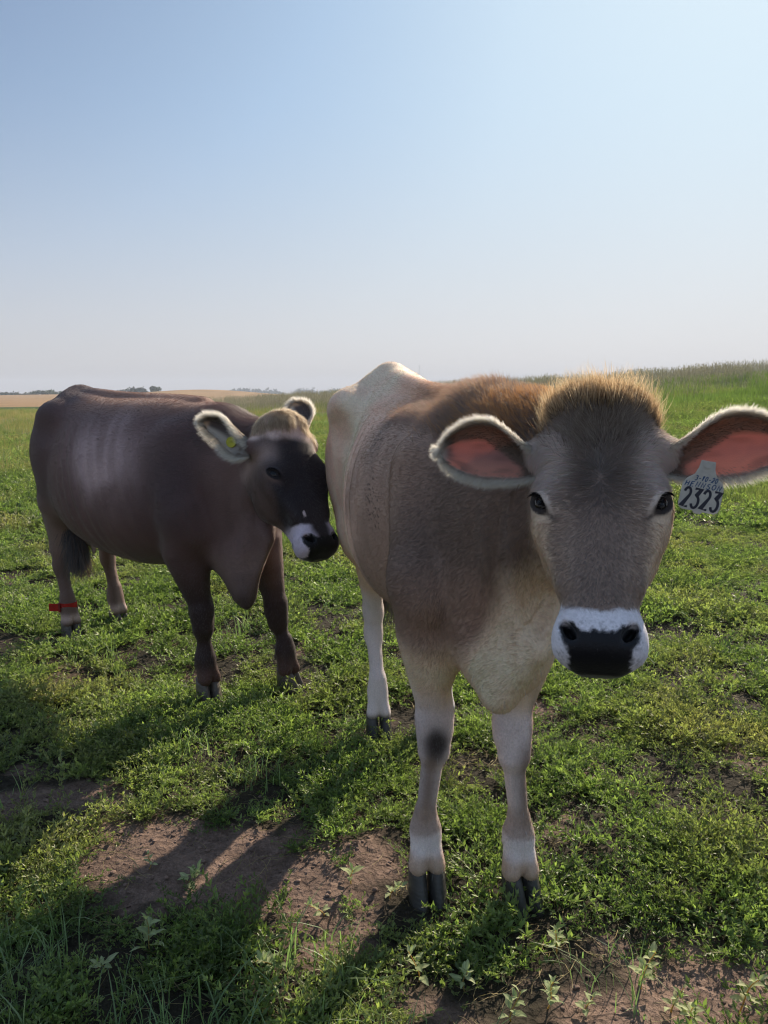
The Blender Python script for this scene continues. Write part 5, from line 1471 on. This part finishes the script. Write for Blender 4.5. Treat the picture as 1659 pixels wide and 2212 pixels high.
band = empty('leg_band', label='red strap buckled around the dark cow\'s right hind leg', cat='leg band')
def strap(name, pts, z0, z1, th, mat, parent):
    V, F = [], []; n = len(pts)
    for i, p in enumerate(pts):
        t = np.array(pts[min(i + 1, n - 1)]) - np.array(pts[max(i - 1, 0)]); t /= np.linalg.norm(t); nn = np.array([t[1], -t[0]])
        a = np.array(p) + nn * th / 2; b_ = np.array(p) - nn * th / 2
        V += [(*a, z0), (*a, z1), (*b_, z1), (*b_, z0)]
    for i in range(n - 1):
        a = 4 * i
        for k in range(4): F.append((a + k, a + 4 + k, a + 4 + (k + 1) % 4, a + (k + 1) % 4))
    F += [(0, 1, 2, 3), (4 * n - 1, 4 * n - 2, 4 * n - 3, 4 * n - 4)]
    return mesh_np(name, V, F, [mat], False, parent=parent)
strap('strap', [(.047 * math.cos(a), .045 * math.sin(a)) for a in np.linspace(0, 6.2832, 33)], -.022, .022, .004, M_RED, band)
strap('strap_end', [(-.028 - .0 * t, -.046 - .0 * t) if t == 0 else (-.028 - .055 * t, -.048 - .004 * t * t) for t in np.linspace(0, 1, 6)], -.021, .021, .005, M_RED, band)
strap('buckle', [(-.018 - .010 * t, -.052) for t in (0, 1)], -.026, .026, .005, plain('dark red buckle', (.22, .012, .012), .5), band)
bx, by = to_world((-1.65, 4.24), (.756, -.654), -.060, -.120)
band.location = (bx, by, .178); band.rotation_euler = (0, 0, -.12)

# ------------------------------------------------------------------ far things
M_FAR = leaf_material('far foliage', ((.022, .040, .018), (.055, .085, .030)), (.09, .10, .04), .05, trans=.15, rough=.8, spec=.1)
M_BARK = plain('bark', (.10, .08, .06), .9)
def crown_soup(n, ext, leaf, seed, lumps=9):
    r = np.random.default_rng(seed); s = Soup(); lc = r.normal(size=(lumps, 3)) * .34 * np.array(ext); lc[:, 2] = np.abs(lc[:, 2]) * .9
    for k in range(n):
        c = lc[r.integers(lumps)]; d = r.normal(size=3); d /= np.linalg.norm(d); p = c + d * r.uniform(.5, 1) ** .5 * np.array(ext) * .30
        p[2] = max(p[2], -ext[2] * .25)
        s.diamond(p, r.normal(size=3), r.normal(size=3), leaf * r.uniform(.6, 1.4), leaf * .8, np.array([1, 1, 1]) * r.uniform(.6, 1.3))
    return s
def tree(az, dist, h, w, seed, label, group=None):
    x, y = dist * math.sin(R(az)), dist * math.cos(R(az)); z = float(ground_z(np.array([x]), np.array([y]))[0])
    root = empty('tree', (x, y, z), 0, label=label, cat='tree', group=group)
    o = crown_soup(600, (w, w, h * .8), h * .20, seed).mesh('crown', [M_FAR], parent=root); o.location = (0, 0, h * .42)
    s = Soup(); s.stem([np.array([0, 0, h * t]) for t in (-.02, .2, .4, .6)], h * .035, np.array([1, 1, 1])); s.mesh('trunk', [M_BARK], parent=root)
def grove(az0, az1, dist, h, seed, label):
    r = np.random.default_rng(seed); s = Soup(); n = max(6, int((az1 - az0) / 57.3 * dist / (h * .55)))
    xm, ym = dist * math.sin(R((az0 + az1) / 2)), dist * math.cos(R((az0 + az1) / 2))
    for k in range(n):
        az = R(az0 + (az1 - az0) * (k + r.random()) / n); d = dist * r.uniform(1, 1.05); edge = min(1, 3.2 * min(k + 1, n - k) / n)
        hh = h * r.uniform(.65, 1.1) * (.6 + .4 * edge); w = hh * r.uniform(.7, 1.2)
        cs = crown_soup(90, (w * 1.5, w, hh * .9), hh * .38, 1000 + seed * 31 + k, 5); off = np.array([d * math.sin(az) - xm, d * math.cos(az) - ym, hh * .38])
        b0 = len(s.V); s.V += [v + off for v in cs.V]; s.C += cs.C; s.F += [tuple(b0 + q for q in f) for f in cs.F]
    o = s.mesh('distant_trees', [M_FAR], kind='stuff', label=label); o.location = (xm, ym, float(ground_z(np.array([xm]), np.array([ym]))[0]))
aza = lambda u: math.degrees(math.atan((u - 829.5) / 1661 * .99))
grove(aza(-60), aza(58), 620, 3.2, 1, 'dark distant tree line at the far left edge')
grove(aza(62), aza(134), 560, 4.0, 2, 'distant tree line with taller trees left of the dark cow')
grove(aza(250), aza(318), 600, 4.4, 3, 'distant grove above the dark cow\'s back')
tree(aza(335), 560, 6.0, 5.5, 4, 'lone distant tree beside the grove above the dark cow\'s back')
grove(aza(493), aza(612), 1500, 11.5, 5, 'long bluish distant grove between the two cows')
grove(aza(632), aza(682), 1600, 11.5, 6, 'second bluish distant grove right of the long one')
grove(aza(692), aza(760), 1700, 12, 7, 'last bluish distant grove, by the front cow\'s rump')
tree(aza(303), 575, 6.0, 6, 8, 'tallest rounded tree of the grove above the dark cow\'s back')
# thin radio mast
mx, my = 1500 * math.sin(R(aza(905))), 1500 * math.cos(R(aza(905)))
mast = empty('radio_mast', (mx, my, 0), label='very thin distant radio mast above the hill behind the front cow', cat='mast')
M_STEEL = plain('grey steel', (.45, .46, .48), .6)
def lattice():
    V, F = [], []
    def bar(p, q, w):
        p, q = np.array(p, float), np.array(q, float); t = (q - p) / np.linalg.norm(q - p); a = np.cross(t, (0, .3, 1) if abs(t[2]) < .9 else (1, 0, 0)); a /= np.linalg.norm(a); c = np.cross(t, a); k = len(V)
        for e in (p, q): V.extend([tuple(e + w * (a * math.cos(x) + c * math.sin(x))) for x in (0, 2.09, 4.19)])
        for j in range(3): F.append((k + j, k + (j + 1) % 3, k + 3 + (j + 1) % 3, k + 3 + j))
    P3 = [(.55 * math.cos(x), .55 * math.sin(x)) for x in (0, 2.09, 4.19)]
    for x, y in P3: bar((x, y, 0), (x, y, 57), .13)
    for z in range(0, 56, 2):
        for j in range(3): bar((*P3[j], z), (*P3[(j + 1) % 3], z + 2), .06)
    return V, F
Vm, Fm = lattice(); mesh_np('mast_lattice', Vm, Fm, [M_STEEL], False, parent=mast)
s_ = Soup()
for a_i in (0, 120, 240): s_.stem([np.array([0, 0, 52.]), np.array([24 * math.cos(R(a_i)), 24 * math.sin(R(a_i)), 0.])], .03, np.array([1, 1, 1]))
s_.mesh('guy_wires', [M_STEEL], parent=mast)
# small fence post far in the grass
px_, py_ = 52 * math.sin(R(aza(426))), 52 * math.cos(R(aza(426)))
post = empty('fence_post', (px_, py_, float(ground_z(np.array([px_]), np.array([py_]))[0])), label='short dark fence post standing in the yellow grass behind the dark cow', cat='post')
mesh_np('post', *(lambda n: ([(.05 * math.cos(6.2832 * i / n) * k, .05 * math.sin(6.2832 * i / n) * k, z) for z, k in ((-.2, 1), (.9, .95), (.93, .6)) for i in range(n)], [(j * n + i, j * n + (i + 1) % n, (j + 1) * n + (i + 1) % n, (j + 1) * n + i) for j in (0, 1) for i in range(n)] + [tuple(range(2 * n, 3 * n))]))(10), [M_BARK], True, parent=post)
# ------------------------------------------------------------------ thin summer haze: one closed box of even air
hb = mesh_np('haze', [(x, y, z) for z in (-2.0, 62.0) for x, y in ((-3200, -60), (3200, -60), (3200, 3300), (-3200, 3300))],
             [(0, 3, 2, 1), (4, 5, 6, 7), (0, 1, 5, 4), (1, 2, 6, 5), (2, 3, 7, 6), (3, 0, 4, 7)], [], False, kind='stuff')
hb['label'] = 'thin pale haze over the fields'
hm = bpy.data.materials.new('haze'); hm.use_nodes = True; ht = hm.node_tree; ht.nodes.clear()
hv = ht.nodes.new('ShaderNodeVolumePrincipled'); hv.inputs['Color'].default_value = (.80, .87, 1.0, 1); hv.inputs['Density'].default_value = .0005
ho_ = ht.nodes.new('ShaderNodeOutputMaterial'); ht.links.new(hv.outputs[0], ho_.inputs['Volume']); hb.data.materials.append(hm)
